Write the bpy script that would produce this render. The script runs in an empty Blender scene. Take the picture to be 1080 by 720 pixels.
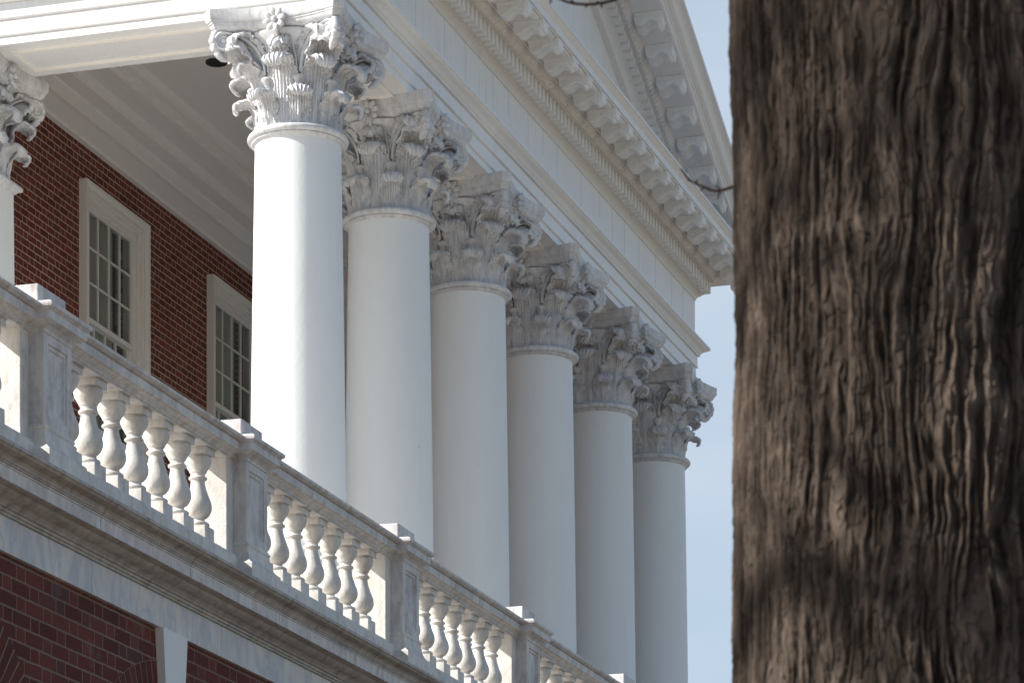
import bpy, bmesh, math, random
import numpy as np
from mathutils import Vector, Matrix
from math import pi, sin, cos, radians, atan2, sqrt

random.seed(7)
rng = np.random.default_rng(7)
scene = bpy.context.scene
COL = scene.collection

# ------------------------------------------------------------------ camera
CAM = (-32.711, -12.635, 0.0)          # eye height is z = 0, the ground lies at z = -1.6
HEAD = radians(17.593)                 # heading from +X (the colonnade runs along +X)
GROUND = -1.6
cd = bpy.data.cameras.new('camera')
cam = bpy.data.objects.new('camera', cd)
COL.objects.link(cam)
cam.location = CAM
cam.rotation_euler = (radians(90), 0, HEAD - radians(90))
cd.sensor_width = 36
cd.lens = 122.0
cd.shift_y = (1403.5 - 360) / 1080
cd.clip_end = 3000
cd.dof.use_dof = True
cd.dof.focus_distance = 27
cd.dof.aperture_fstop = 11
scene.camera = cam

# ------------------------------------------------------------------ sun and sky
SUN_EL = radians(34)
SUN_H = Vector((-0.532, 0.847, 0)).normalized()
to_sun = Vector((SUN_H.x * cos(SUN_EL), SUN_H.y * cos(SUN_EL), sin(SUN_EL)))
sd = bpy.data.lights.new('sun', 'SUN')
sd.energy = 5.0
sd.angle = radians(0.5)
sd.color = (1.0, 0.95, 0.88)
so = bpy.data.objects.new('sun', sd)
COL.objects.link(so)
so.rotation_euler = to_sun.to_track_quat('Z', 'Y').to_euler()
so.location = (-30, 30, 40)

world = bpy.data.worlds.new('World')
scene.world = world
world.use_nodes = True
wt = world.node_tree
wt.nodes.clear()
sky = wt.nodes.new('ShaderNodeTexSky')
sky.sky_type = 'NISHITA'
sky.sun_disc = False
sky.sun_elevation = SUN_EL
sky.sun_rotation = atan2(SUN_H.x, SUN_H.y)
sky.air_density = 1.0
sky.dust_density = 0.8
sky.ozone_density = 1.6
wtc = wt.nodes.new('ShaderNodeTexCoord')
wmap = wt.nodes.new('ShaderNodeMapping')
wmap.inputs['Scale'].default_value = (3, 3, 9)
wn = wt.nodes.new('ShaderNodeTexNoise')
wn.inputs['Scale'].default_value = 2.2
wn.inputs['Detail'].default_value = 6
wr = wt.nodes.new('ShaderNodeMapRange')
wr.inputs['From Min'].default_value = 0.3
wr.inputs['From Max'].default_value = 0.75
wr.inputs['To Min'].default_value = 0.55
wr.inputs['To Max'].default_value = 1.0
# a thin bank of bright haze cloud low in the east, behind the far end of the portico
wd = wt.nodes.new('ShaderNodeVectorMath')
wd.operation = 'DOT_PRODUCT'
wd.inputs[1].default_value = Vector((0.94, 0.24, 0.22)).normalized()
wr2 = wt.nodes.new('ShaderNodeMapRange')
wr2.interpolation_type = 'SMOOTHSTEP'
wr2.inputs['From Min'].default_value = 0.80
wr2.inputs['From Max'].default_value = 0.975
wmul = wt.nodes.new('ShaderNodeMath')
wmul.operation = 'MULTIPLY'
wm = wt.nodes.new('ShaderNodeMix')
wm.data_type = 'RGBA'
wm.inputs[7].default_value = (4.1, 4.75, 5.5, 1)
wt.links.new(wtc.outputs['Generated'], wd.inputs[0])
wt.links.new(wd.outputs['Value'], wr2.inputs[0])
wt.links.new(wr2.outputs[0], wmul.inputs[1])
wb = wt.nodes.new('ShaderNodeBackground')
wb.inputs['Strength'].default_value = 0.098
wo = wt.nodes.new('ShaderNodeOutputWorld')
wt.links.new(wtc.outputs['Generated'], wmap.inputs[0])
wt.links.new(wmap.outputs[0], wn.inputs[0])
wt.links.new(wn.outputs[0], wr.inputs[0])
wt.links.new(wr.outputs[0], wmul.inputs[0])
wt.links.new(wmul.outputs[0], wm.inputs[0])
wt.links.new(sky.outputs[0], wm.inputs[6])
wt.links.new(wm.outputs[2], wb.inputs[0])
wt.links.new(wb.outputs[0], wo.inputs[0])

scene.view_settings.view_transform = 'Standard'
scene.view_settings.look = 'None'
scene.view_settings.exposure = 0.63
scene.view_settings.gamma = 1
scene.cycles.max_bounces = 8
scene.cycles.diffuse_bounces = 6


# ------------------------------------------------------------------ helpers
def px_point(px, py, Z):
    """the world point seen at photo pixel (px, py) at depth Z: used once, to measure where a thing stands"""
    X = (px - 540) / 3660 * Z
    z = (1403.5 - py) / 3660 * Z
    c, s = cos(HEAD), sin(HEAD)
    return Vector((CAM[0] + X * s + Z * c, CAM[1] - X * c + Z * s, z))


class NT:
    """small node-tree writer"""
    def __init__(self, name):
        self.m = bpy.data.materials.new(name)
        self.m.use_nodes = True
        self.t = self.m.node_tree
        self.b = self.t.nodes['Principled BSDF']

    def n(self, typ, **kw):
        nd = self.t.nodes.new(typ)
        for k, v in kw.items():
            setattr(nd, k, v)
        return nd

    def put(self, v, sock):
        if isinstance(v, bpy.types.NodeSocket):
            self.t.links.new(v, sock)
        else:
            sock.default_value = v

    def math(self, op, a, b=0.0, c=None):
        nd = self.n('ShaderNodeMath', operation=op)
        self.put(a, nd.inputs[0])
        self.put(b, nd.inputs[1])
        if c is not None:
            self.put(c, nd.inputs[2])
        return nd.outputs[0]

    def coord(self, scale=(1, 1, 1), kind='Object'):
        tc = self.n('ShaderNodeTexCoord')
        mp = self.n('ShaderNodeMapping')
        self.t.links.new(tc.outputs[kind], mp.inputs[0])
        mp.inputs['Scale'].default_value = scale
        return mp.outputs[0]

    def world(self, scale=(1, 1, 1)):
        g = self.n('ShaderNodeNewGeometry')
        mp = self.n('ShaderNodeMapping')
        self.t.links.new(g.outputs['Position'], mp.inputs[0])
        mp.inputs['Scale'].default_value = scale
        return mp.outputs[0]

    def noise(self, vec, scale, detail=4, rough=0.55, dist=0.0):
        nd = self.n('ShaderNodeTexNoise')
        self.put(vec, nd.inputs['Vector'])
        nd.inputs['Scale'].default_value = scale
        nd.inputs['Detail'].default_value = detail
        nd.inputs['Roughness'].default_value = rough
        nd.inputs['Distortion'].default_value = dist
        return nd.outputs[0]

    def ramp(self, fac, stops, interp='LINEAR'):
        nd = self.n('ShaderNodeValToRGB')
        nd.color_ramp.interpolation = interp
        cr = nd.color_ramp.elements
        while len(cr) < len(stops):
            cr.new(0.5)
        for e, (p, col) in zip(cr, stops):
            e.position = p
            e.color = (*col, 1) if len(col) == 3 else (col[0],) * 3 + (1,)
        self.put(fac, nd.inputs[0])
        return nd.outputs[0]

    def mix(self, fac, a, b, mode='MIX'):
        nd = self.n('ShaderNodeMix', data_type='RGBA', blend_type=mode)
        self.put(fac, nd.inputs[0])
        self.put((*a, 1) if isinstance(a, tuple) else a, nd.inputs[6])
        self.put((*b, 1) if isinstance(b, tuple) else b, nd.inputs[7])
        return nd.outputs[2]

    def bump(self, h, strength, dist):
        nd = self.n('ShaderNodeBump')
        nd.inputs['Strength'].default_value = strength
        nd.inputs['Distance'].default_value = dist
        self.put(h, nd.inputs['Height'])
        self.t.links.new(nd.outputs[0], self.b.inputs['Normal'])

    def done(self, col, rough=0.6, spec=0.3):
        self.put((*col, 1) if isinstance(col, tuple) else col, self.b.inputs['Base Color'])
        self.put(rough, self.b.inputs['Roughness'])
        self.b.inputs['Specular IOR Level'].default_value = spec
        return self.m


# ------------------------------------------------------------------ materials
def mat_paint(name, col, dirt=(0.55, 0.53, 0.5), amount=0.35, lo=0.5, hi=0.75, streak=True, bumpd=0.002):
    t = NT(name)
    w = t.world((1, 1, 1))
    big = t.noise(w, 1.3, 5, 0.6)
    st = t.noise(t.world((7, 7, 0.7)), 2.4, 5, 0.65)
    fine = t.noise(w, 38, 4, 0.6)
    f = t.math('MULTIPLY', t.ramp(st, [(lo, (0.0,)), (hi, (1.0,))]), t.ramp(big, [(0.35, (0.15,)), (0.65, (1.0,))]))
    f = t.math('MULTIPLY', f, amount)
    f2 = t.math('MULTIPLY', t.ramp(fine, [(0.58, (0.0,)), (0.75, (1.0,))]), amount * 0.35)
    c = t.mix(f, col, dirt)
    c = t.mix(f2, c, dirt)
    t.bump(t.math('ADD', t.math('MULTIPLY', big, 2.0), fine), 0.5, bumpd)
    return t.done(c, 0.5, 0.3)


def mat_shaft():
    t = NT('stucco_white_paint')
    w = t.world()
    fine = t.noise(w, 22, 6, 0.7)
    mid = t.noise(w, 3.5, 4, 0.6)
    st = t.noise(t.world((3, 3, 0.8)), 1.4, 4, 0.55)
    spots = t.noise(w, 9, 2, 0.5)
    c = t.mix(t.math('MULTIPLY', t.ramp(st, [(0.5, (0.0,)), (0.8, (1.0,))]), 0.25), (0.77, 0.785, 0.775), (0.66, 0.66, 0.63))
    c = t.mix(t.math('MULTIPLY', t.ramp(spots, [(0.78, (0.0,)), (0.82, (1.0,))]), 0.3), c, (0.45, 0.44, 0.42))
    t.bump(t.math('ADD', fine, t.math('MULTIPLY', mid, 1.6)), 0.5, 0.006)
    return t.done(c, 0.55, 0.25)


def mat_marble(name, base, vein, stain, veins=0.55, stains=0.5, scale=1.0):
    t = NT(name)
    g = t.n('ShaderNodeNewGeometry')
    oi = t.n('ShaderNodeObjectInfo')
    off = t.n('ShaderNodeVectorMath', operation='MULTIPLY_ADD')
    t.put(oi.outputs['Random'], off.inputs[0])
    off.inputs[1].default_value = (0, 0, 0)
    t.put(g.outputs['Position'], off.inputs[2])
    w = off.outputs[0]
    mp = t.n('ShaderNodeMapping')
    mp.inputs['Rotation'].default_value = (0.5, 0.3, 0.7)
    mp.inputs['Scale'].default_value = (1.0, 1.0, 0.45)
    t.put(w, mp.inputs[0])
    n1 = t.noise(mp.outputs[0], 3.2 * scale, 7, 0.62, 1.6)
    vn = t.math('ABSOLUTE', t.math('SUBTRACT', n1, 0.5))
    vf = t.ramp(vn, [(0.0, (1.0,)), (0.045, (0.25,)), (0.11, (0.0,))])
    cloud = t.noise(w, 2.1 * scale, 5, 0.6)
    c = t.mix(t.math('MULTIPLY', t.ramp(cloud, [(0.4, (0.0,)), (0.7, (1.0,))]), 0.55), base, vein)
    c = t.mix(t.math('MULTIPLY', vf, veins), c, vein)
    s1 = t.noise(t.world((6, 6, 1.6)), 2.2 * scale, 6, 0.68)
    s2 = t.noise(w, 15 * scale, 5, 0.7)
    sf = t.math('MULTIPLY', t.ramp(s1, [(0.42, (0.0,)), (0.66, (1.0,))]), t.ramp(s2, [(0.35, (0.2,)), (0.62, (1.0,))]))
    c = t.mix(t.math('MULTIPLY', sf, stains), c, stain)
    speck = t.noise(w, 60, 3, 0.6)
    c = t.mix(t.math('MULTIPLY', t.ramp(speck, [(0.62, (0.0,)), (0.72, (1.0,))]), 0.35 * stains), c, stain)
    t.bump(t.math('ADD', s2, t.math('MULTIPLY', speck, 0.6)), 0.45, 0.006)
    return t.done(c, 0.62, 0.3)


def mat_brick(name, axis='XZ', course=0.086, length=0.235, header=0.115, joint=0.012, mortar=(0.42, 0.36, 0.30),
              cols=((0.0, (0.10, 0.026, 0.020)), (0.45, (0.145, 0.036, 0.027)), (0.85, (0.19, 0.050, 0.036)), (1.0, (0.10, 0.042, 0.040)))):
    """Flemish bond: stretcher and header alternate in a course, each course shifted by half a period"""
    t = NT(name)
    g = t.n('ShaderNodeNewGeometry')
    sp = t.n('ShaderNodeSeparateXYZ')
    wob = t.noise(g.outputs['Position'], 9, 3, 0.6)
    t.put(g.outputs['Position'], sp.inputs[0])
    wv = t.math('MULTIPLY', t.math('SUBTRACT', wob, 0.5), 0.012)
    u = t.math('ADD', sp.outputs['X' if axis[0] == 'X' else 'Y'], wv)
    z = t.math('ADD', sp.outputs['Z'], wv)
    row = t.math('DIVIDE', z, course)
    ri = t.math('FLOOR', row)
    rf = t.math('MULTIPLY', t.math('FRACT', row), course)
    P = length + header
    uu = t.math('ADD', t.math('ADD', u, 200 * P), t.math('MULTIPLY', t.math('MODULO', t.math('ADD', ri, 1000), 2.0), P / 2))
    jit = t.n('ShaderNodeTexWhiteNoise', noise_dimensions='1D')
    t.put(ri, jit.inputs['W'])
    uu = t.math('ADD', uu, t.math('MULTIPLY', jit.outputs[0], 0.03))
    pu = t.math('DIVIDE', uu, P)
    ci = t.math('FLOOR', pu)
    cf = t.math('MULTIPLY', t.math('FRACT', pu), P)
    ish = t.math('GREATER_THAN', cf, length)
    d1 = t.math('MINIMUM', cf, t.math('SUBTRACT', P, cf))
    d2 = t.math('ABSOLUTE', t.math('SUBTRACT', cf, length))
    dv = t.math('MINIMUM', rf, t.math('SUBTRACT', course, rf))
    d = t.math('MINIMUM', t.math('MULTIPLY', t.math('MINIMUM', d1, d2), 1.35), dv)
    rough = t.noise(g.outputs['Position'], 55, 4, 0.65)
    d = t.math('ADD', d, t.math('MULTIPLY', t.math('SUBTRACT', rough, 0.5), 0.006))
    mk = t.n('ShaderNodeMapRange', interpolation_type='SMOOTHSTEP')
    t.put(d, mk.inputs[0])
    mk.inputs[1].default_value = joint * 0.38
    mk.inputs[2].default_value = joint * 0.68
    wn = t.n('ShaderNodeTexWhiteNoise', noise_dimensions='3D')
    cmb = t.n('ShaderNodeCombineXYZ')
    t.put(ri, cmb.inputs[0])
    t.put(ci, cmb.inputs[1])
    t.put(ish, cmb.inputs[2])
    t.put(cmb.outputs[0], wn.inputs[0])
    c = t.ramp(wn.outputs[0], cols)
    var = t.noise(g.outputs['Position'], 24, 4, 0.7)
    c = t.mix(t.math('MULTIPLY', var, 0.5), c, (0.05, 0.025, 0.02))
    big = t.noise(g.outputs['Position'], 1.1, 4, 0.6)
    effl = t.math('MULTIPLY', t.ramp(t.noise(g.outputs['Position'], 3.3, 5, 0.7), [(0.58, (0.0,)), (0.75, (1.0,))]), 0.35)
    mc = t.mix(t.ramp(big, [(0.35, (0.0,)), (0.7, (0.6,))]), mortar, (mortar[0] * 0.55, mortar[1] * 0.5, mortar[2] * 0.5))
    c = t.mix(effl, c, (0.22, 0.17, 0.16))
    c = t.mix(mk.outputs[0], mc, c)
    t.bump(t.math('ADD', mk.outputs[0], t.math('MULTIPLY', rough, 0.5)), 0.7, 0.008)
    return t.done(c, 0.85, 0.2)


def mat_plain(name, col, rough=0.6, spec=0.3, var=0.15, sc=12, bd=0.002):
    t = NT(name)
    n = t.noise(t.world(), sc, 5, 0.6)
    c = t.mix(n, tuple(x * (1 - var) for x in col), tuple(min(1, x * (1 + var)) for x in col))
    if bd:
        t.bump(n, 0.4, bd)
    return t.done(c, rough, spec)


M = {}
M['shaft'] = mat_shaft()
M['paint'] = mat_paint('white_painted_wood', (0.80, 0.80, 0.79), (0.5, 0.48, 0.44), 0.45)
M['warm_shade_paint'] = mat_paint('warm_shaded_white_paint', (0.72, 0.69, 0.65), (0.40, 0.35, 0.3), 0.5)  # white paint with warm underside shade put into the colour, plus random grime
M['cream'] = mat_paint('cream_painted_plaster', (0.90, 0.87, 0.82), (0.55, 0.5, 0.44), 0.15, bumpd=0.001)
M['trim'] = mat_paint('ivory_window_paint', (0.80, 0.785, 0.75), (0.4, 0.37, 0.32), 0.2)
M['capital'] = mat_marble('weathered_white_marble', (0.72, 0.72, 0.72), (0.50, 0.52, 0.56), (0.28, 0.25, 0.23), 0.5, 0.55)
M['balus'] = mat_marble('stained_balustrade_marble', (0.75, 0.72, 0.67), (0.50, 0.50, 0.50), (0.30, 0.23, 0.17), 0.45, 0.5)
M['balus_rail'] = mat_marble('stained_rail_marble', (0.71, 0.69, 0.665), (0.48, 0.48, 0.50), (0.24, 0.18, 0.14), 0.5, 0.6)
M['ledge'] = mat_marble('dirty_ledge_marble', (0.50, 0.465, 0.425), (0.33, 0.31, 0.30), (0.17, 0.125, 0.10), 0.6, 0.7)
M['band'] = mat_marble('pale_band_marble', (0.72, 0.69, 0.64), (0.42, 0.45, 0.51), (0.32, 0.27, 0.23), 0.7, 0.2, 0.8)
M['brick_up'] = mat_brick('dark_red_brick', 'XZ', mortar=(0.60, 0.49, 0.40), joint=0.013, cols=((0.0, (0.165, 0.043, 0.031)), (0.5, (0.215, 0.055, 0.040)), (0.9, (0.27, 0.072, 0.052)), (1.0, (0.16, 0.055, 0.045))))
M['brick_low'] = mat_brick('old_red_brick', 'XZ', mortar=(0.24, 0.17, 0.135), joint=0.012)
M['brick_side'] = mat_brick('side_red_brick', 'YZ')
M['keystone'] = mat_paint('painted_keystone', (0.74, 0.74, 0.73), (0.5, 0.5, 0.5), 0.3)
M['roof'] = mat_plain('roof_metal', (0.62, 0.63, 0.64), 0.45, 0.4)
M['deck'] = mat_plain('terrace_paving', (0.82, 0.78, 0.71), 0.8, 0.2, 0.08, 3)
M['slat'] = mat_plain('blind_slat', (0.62, 0.60, 0.56), 0.6)
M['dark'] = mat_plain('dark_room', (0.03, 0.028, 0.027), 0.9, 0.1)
M['joint'] = mat_plain('joint_grey', (0.36, 0.35, 0.34), 0.8)
M['lamp'] = mat_plain('dark_lamp_metal', (0.025, 0.022, 0.02), 0.5, 0.4)


def mat_vouss():
    t = NT('arch_brick')
    at = t.n('ShaderNodeAttribute', attribute_name='tone')
    g = t.n('ShaderNodeNewGeometry')
    c = t.ramp(at.outputs['Fac'], [(0.0, (0.085, 0.02, 0.016)), (0.5, (0.13, 0.032, 0.024)), (1.0, (0.17, 0.045, 0.034))])
    n = t.noise(g.outputs['Position'], 40, 5, 0.7)
    c = t.mix(t.math('MULTIPLY', n, 0.6), c, (0.05, 0.025, 0.022))
    t.bump(n, 0.6, 0.005)
    return t.done(c, 0.85, 0.2)


M['vouss'] = mat_vouss()
M['mortar'] = mat_plain('arch_mortar', (0.24, 0.19, 0.155), 0.9, 0.1)


def mat_glass():
    """thin pane: lets light straight through and mirrors by Fresnel"""
    t = NT('old_window_glass')
    nt = t.t
    nt.nodes.remove(t.b)
    out = [n for n in nt.nodes if n.type == 'OUTPUT_MATERIAL'][0]
    tr = t.n('ShaderNodeBsdfTransparent')
    tr.inputs[0].default_value = (0.86, 0.89, 0.88, 1)
    gl = t.n('ShaderNodeBsdfGlossy')
    gl.inputs['Roughness'].default_value = 0.03
    ge = t.n('ShaderNodeNewGeometry')
    dp = t.n('ShaderNodeVectorMath', operation='DOT_PRODUCT')
    nt.links.new(ge.outputs['Incoming'], dp.inputs[0])
    nt.links.new(ge.outputs['Normal'], dp.inputs[1])
    fac = t.math('ADD', t.math('MULTIPLY', t.math('POWER', t.math('SUBTRACT', 1.0, t.math('ABSOLUTE', dp.outputs['Value'])), 5.0), 0.9), 0.03)
    bp = t.n('ShaderNodeBump')
    bp.inputs['Strength'].default_value = 0.3
    bp.inputs['Distance'].default_value = 0.01
    nt.links.new(t.noise(t.world(), 4, 2, 0.5), bp.inputs['Height'])
    nt.links.new(bp.outputs[0], gl.inputs['Normal'])
    mx = t.n('ShaderNodeMixShader')
    nt.links.new(fac, mx.inputs[0])
    nt.links.new(tr.outputs[0], mx.inputs[1])
    nt.links.new(gl.outputs[0], mx.inputs[2])
    nt.links.new(mx.outputs[0], out.inputs[0])
    return t.m


M['glass'] = mat_glass()


def mat_bark():
    t = NT('grey_brown_bark')
    at = t.n('ShaderNodeAttribute', attribute_name='ridge')
    w = t.world((1, 1, 0.28))
    n1 = t.noise(w, 26, 6, 0.7, 0.6)
    n2 = t.noise(t.world(), 4, 5, 0.65)
    c = t.ramp(at.outputs['Fac'], [(0.10, (0.022, 0.017, 0.014)), (0.42, (0.082, 0.064, 0.052)), (0.85, (0.25, 0.195, 0.155))])  # sunlit ridge highlights and dark grooves put into the bark colour by ridge height
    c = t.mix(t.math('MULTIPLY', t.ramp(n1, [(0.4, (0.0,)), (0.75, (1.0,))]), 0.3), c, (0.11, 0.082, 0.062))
    c = t.mix(t.math('MULTIPLY', t.ramp(n2, [(0.5, (0.0,)), (0.75, (1.0,))]), 0.35), c, (0.06, 0.05, 0.045))
    t.bump(t.math('ADD', n1, t.math('MULTIPLY', t.noise(t.world((1, 1, 0.6)), 120, 5, 0.8), 1.1)), 1.0, 0.015)
    return t.done(c, 0.95, 0.1)


M['bark'] = mat_bark()
M['twig'] = mat_plain('twig_bark', (0.11, 0.075, 0.06), 0.9, 0.1)


def mat_grass():
    t = NT('pale_gravel_and_dry_lawn')
    n = t.noise(t.world(), 1.5, 6, 0.7)
    n2 = t.noise(t.world(), 30, 4, 0.7)
    c = t.ramp(n, [(0.3, (0.22, 0.175, 0.13)), (0.7, (0.33, 0.27, 0.205))])
    c = t.mix(t.math('MULTIPLY', n2, 0.5), c, (0.20, 0.165, 0.11))
    t.bump(n2, 0.8, 0.03)
    return t.done(c, 0.95, 0.1)


M['grass'] = mat_grass()
M['path'] = mat_plain('brick_path', (0.24, 0.15, 0.11), 0.85, 0.2, 0.3, 6)


# ------------------------------------------------------------------ mesh helpers
def link(o, parent=None):
    COL.objects.link(o)
    if parent is not None:
        o.parent = parent
    return o


def mesh_obj(name, verts, faces, mat, parent=None, smooth=False, loc=None, rz=0.0, sharp=None):
    me = bpy.data.meshes.new(name)
    me.from_pydata([tuple(map(float, v)) for v in verts], [], faces)
    me.update()
    bm = bmesh.new()
    bm.from_mesh(me)
    bmesh.ops.recalc_face_normals(bm, faces=bm.faces)
    bm.to_mesh(me)
    bm.free()
    if smooth:
        me.polygons.foreach_set('use_smooth', [True] * len(me.polygons))
        me.set_sharp_from_angle(angle=radians(sharp if sharp else 40))
    me.materials.append(mat)
    o = bpy.data.objects.new(name, me)
    if loc is not None:
        o.location = loc
    o.rotation_euler = (0, 0, rz)
    return link(o, parent)


def empty(name, loc, label, cat, group=None):
    o = bpy.data.objects.new(name, None)
    o.location = loc
    o.empty_display_size = 0.2
    link(o)
    o['label'] = label
    o['category'] = cat
    o['kind'] = 'thing'
    if group:
        o['group'] = group
    return o


def structure(o):
    o['kind'] = 'structure'
    return o


class MB:
    def __init__(self):
        self.v = []
        self.f = []

    def add(self, verts, faces):
        k = len(self.v)
        self.v += [tuple(v) for v in verts]
        self.f += [tuple(i + k for i in f) for f in faces]

    def box(self, x0, x1, y0, y1, z0, z1, bev=0.0):
        if bev <= 0:
            v = [(x, y, z) for x in (x0, x1) for y in (y0, y1) for z in (z0, z1)]
            f = [(0, 1, 3, 2), (4, 6, 7, 5), (0, 4, 5, 1), (2, 3, 7, 6), (0, 2, 6, 4), (1, 5, 7, 3)]
            self.add(v, f)
            return
        bm = bmesh.new()
        bmesh.ops.create_cube(bm, size=1)
        for v in bm.verts:
            v.co = Vector(((x0 + x1) / 2 + v.co.x * (x1 - x0), (y0 + y1) / 2 + v.co.y * (y1 - y0), (z0 + z1) / 2 + v.co.z * (z1 - z0)))
        bmesh.ops.bevel(bm, geom=list(bm.edges), offset=bev, segments=2, profile=0.5, affect='EDGES')
        self.bm(bm)

    def bm(self, bm):
        bm.verts.index_update()
        self.add([v.co[:] for v in bm.verts], [tuple(v.index for v in f.verts) for f in bm.faces])
        bm.free()

    def lathe(self, prof, n=48, c=(0, 0, 0), cap=True):
        v = []
        for (r, z) in prof:
            for i in range(n):
                a = 2 * pi * i / n
                v.append((c[0] + r * cos(a), c[1] + r * sin(a), c[2] + z))
        f = []
        for j in range(len(prof) - 1):
            for i in range(n):
                i2 = (i + 1) % n
                f.append((j * n + i, j * n + i2, (j + 1) * n + i2, (j + 1) * n + i))
        if cap:
            f.append(tuple(range(n - 1, -1, -1)))
            f.append(tuple((len(prof) - 1) * n + i for i in range(n)))
        self.add(v, f)

    def sweep(self, prof, path, closed=True, caps=True, shear=None):
        """prof: (w, z) pairs; path(w) -> list of (x, y): the offset polyline. closed: profile is a loop"""
        rows = [path(w) for (w, z) in prof]
        m = len(rows[0])
        v = []
        for (w, z), row in zip(prof, rows):
            for k, p in enumerate(row):
                v.append((p[0], p[1], z + (p[2] if len(p) > 2 else 0)))
        f = []
        n = len(prof)
        for j in range(n if closed else n - 1):
            j2 = (j + 1) % n
            for k in range(m - 1):
                f.append((j * m + k, j2 * m + k, j2 * m + k + 1, j * m + k + 1))
        if caps and closed:
            f.append(tuple(j * m for j in range(n)))
            f.append(tuple(j * m + m - 1 for j in range(n - 1, -1, -1)))
        self.add(v, f)

    def grid(self, P, wrap=False):
        """P: array (a, b, 3)"""
        a, b = P.shape[:2]
        k = len(self.v)
        self.v += [tuple(p) for p in P.reshape(-1, 3)]
        for i in range(a - 1):
            for j in range(b if wrap else b - 1):
                j2 = (j + 1) % b
                self.f.append((k + i * b + j, k + i * b + j2, k + (i + 1) * b + j2, k + (i + 1) * b + j))

    def slab(self, P, N, th):
        """a closed skin: grid P and its copy pushed back along N, with the rim stitched"""
        a, b = P.shape[:2]
        k = len(self.v)
        Q = P - N * (th[..., None] if isinstance(th, np.ndarray) else th)
        self.grid(P)
        k2 = len(self.v)
        self.v += [tuple(p) for p in Q.reshape(-1, 3)]
        for i in range(a - 1):
            for j in range(b - 1):
                self.f.append((k2 + i * b + j, k2 + (i + 1) * b + j, k2 + (i + 1) * b + j + 1, k2 + i * b + j + 1))
        rim = [(0, j) for j in range(b)] + [(i, b - 1) for i in range(1, a)] + [(a - 1, j) for j in range(b - 2, -1, -1)] + [(i, 0) for i in range(a - 2, 0, -1)]
        for q in range(len(rim)):
            i, j = rim[q]
            i2, j2 = rim[(q + 1) % len(rim)]
            self.f.append((k + i * b + j, k + i2 * b + j2, k2 + i2 * b + j2, k2 + i * b + j))

    def tube(self, pts, rad, n=8, wide=1.0, side=None):
        """tube along pts; wide stretches it along 'side'"""
        pts = [Vector(p) for p in pts]
        rings = []
        for i, p in enumerate(pts):
            t = (pts[min(i + 1, len(pts) - 1)] - pts[max(i - 1, 0)]).normalized()
            if side is not None:
                a = Vector(side).normalized()
            else:
                a = t.orthogonal().normalized() if i == 0 else (prev - t * prev.dot(t)).normalized()
            prev = a
            b = t.cross(a).normalized()
            r = rad[i] if hasattr(rad, '__len__') else rad
            rings.append([p + a * (r * wide * cos(2 * pi * k / n)) + b * (r * sin(2 * pi * k / n)) for k in range(n)])
        k0 = len(self.v)
        for r in rings:
            self.v += [tuple(q) for q in r]
        for i in range(len(rings) - 1):
            for k in range(n):
                k2 = (k + 1) % n
                self.f.append((k0 + i * n + k, k0 + i * n + k2, k0 + (i + 1) * n + k2, k0 + (i + 1) * n + k))
        self.f.append(tuple(k0 + k for k in range(n - 1, -1, -1)))
        self.f.append(tuple(k0 + (len(rings) - 1) * n + k for k in range(n)))

    def build(self, name, mat, parent=None, **kw):
        return mesh_obj(name, self.v, self.f, mat, parent, **kw)


def arc(cx, cy, r, a0, a1, n):
    return [(cx + r * cos(radians(a0 + (a1 - a0) * i / n)), cy + r * sin(radians(a0 + (a1 - a0) * i / n))) for i in range(n + 1)]


def copy_obj(o, parent=None):
    c = o.copy()
    COL.objects.link(c)
    c.parent = parent
    for ch in list(o.children):
        copy_obj(ch, c)
    return c


# ================================================================== SETTING
g = MB()
S = 1200
n = 24
for i in range(n):
    for j in range(n):
        pass
g.add([(-S, -S, GROUND), (S, -S, GROUND), (S, S, GROUND), (-S, S, GROUND)], [(0, 1, 2, 3)])
structure(g.build('ground', M['grass']))
g = MB()
g.box(-40, 40, -8.6, -4.4, GROUND - 0.1, GROUND + 0.02)
structure(g.build('path', M['path']))

# terrace deck on which the portico stands
g = MB()
g.box(-19.5, 20, -3.7, 4.9, GROUND, 4.80)
g.box(-19.5, -0.5, 4.9, 14.0, GROUND, 4.80)  # unseen side stretch, added as a sunlit surface to bounce light into the portico
structure(g.build('terrace', M['deck']))

# ================================================================== BRICK BUILDING WITH PORTICO
B = empty('portico_building', (6.8, 5, 4.8), 'dark red brick building with white pedimented portico roof resting on the marble columns', 'building')
B.location = (0, 0, 0)
WY = 5.0
WINS = [6.57, 10.56]


def wall_front():
    m = MB()
    xs = [-0.47]
    for c in WINS:
        xs += [c - 0.93, c + 0.93]
    xs.append(14.07)
    z0, z1, ztop = 10.95, 13.80, 14.80
    zb = 4.8
    for i in range(len(xs) - 1):
        a, b = xs[i], xs[i + 1]
        if i % 2 == 0:
            m.add([(a, WY, zb), (b, WY, zb), (b, WY, ztop), (a, WY, ztop)], [(0, 1, 2, 3)])
        else:
            m.add([(a, WY, zb), (b, WY, zb), (b, WY, z0), (a, WY, z0)], [(0, 1, 2, 3)])
            m.add([(a, WY, z1), (b, WY, z1), (b, WY, ztop), (a, WY, ztop)], [(0, 1, 2, 3)])
            d = WY + 0.35
            m.add([(a, WY, z0), (b, WY, z0), (b, WY, z1), (a, WY, z1), (a, d, z0), (b, d, z0), (b, d, z1), (a, d, z1)],
                  [(0, 1, 5, 4), (1, 2, 6, 5), (2, 3, 7, 6), (3, 0, 4, 7)])
    return m.build('wall', M['brick_up'], B)


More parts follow.
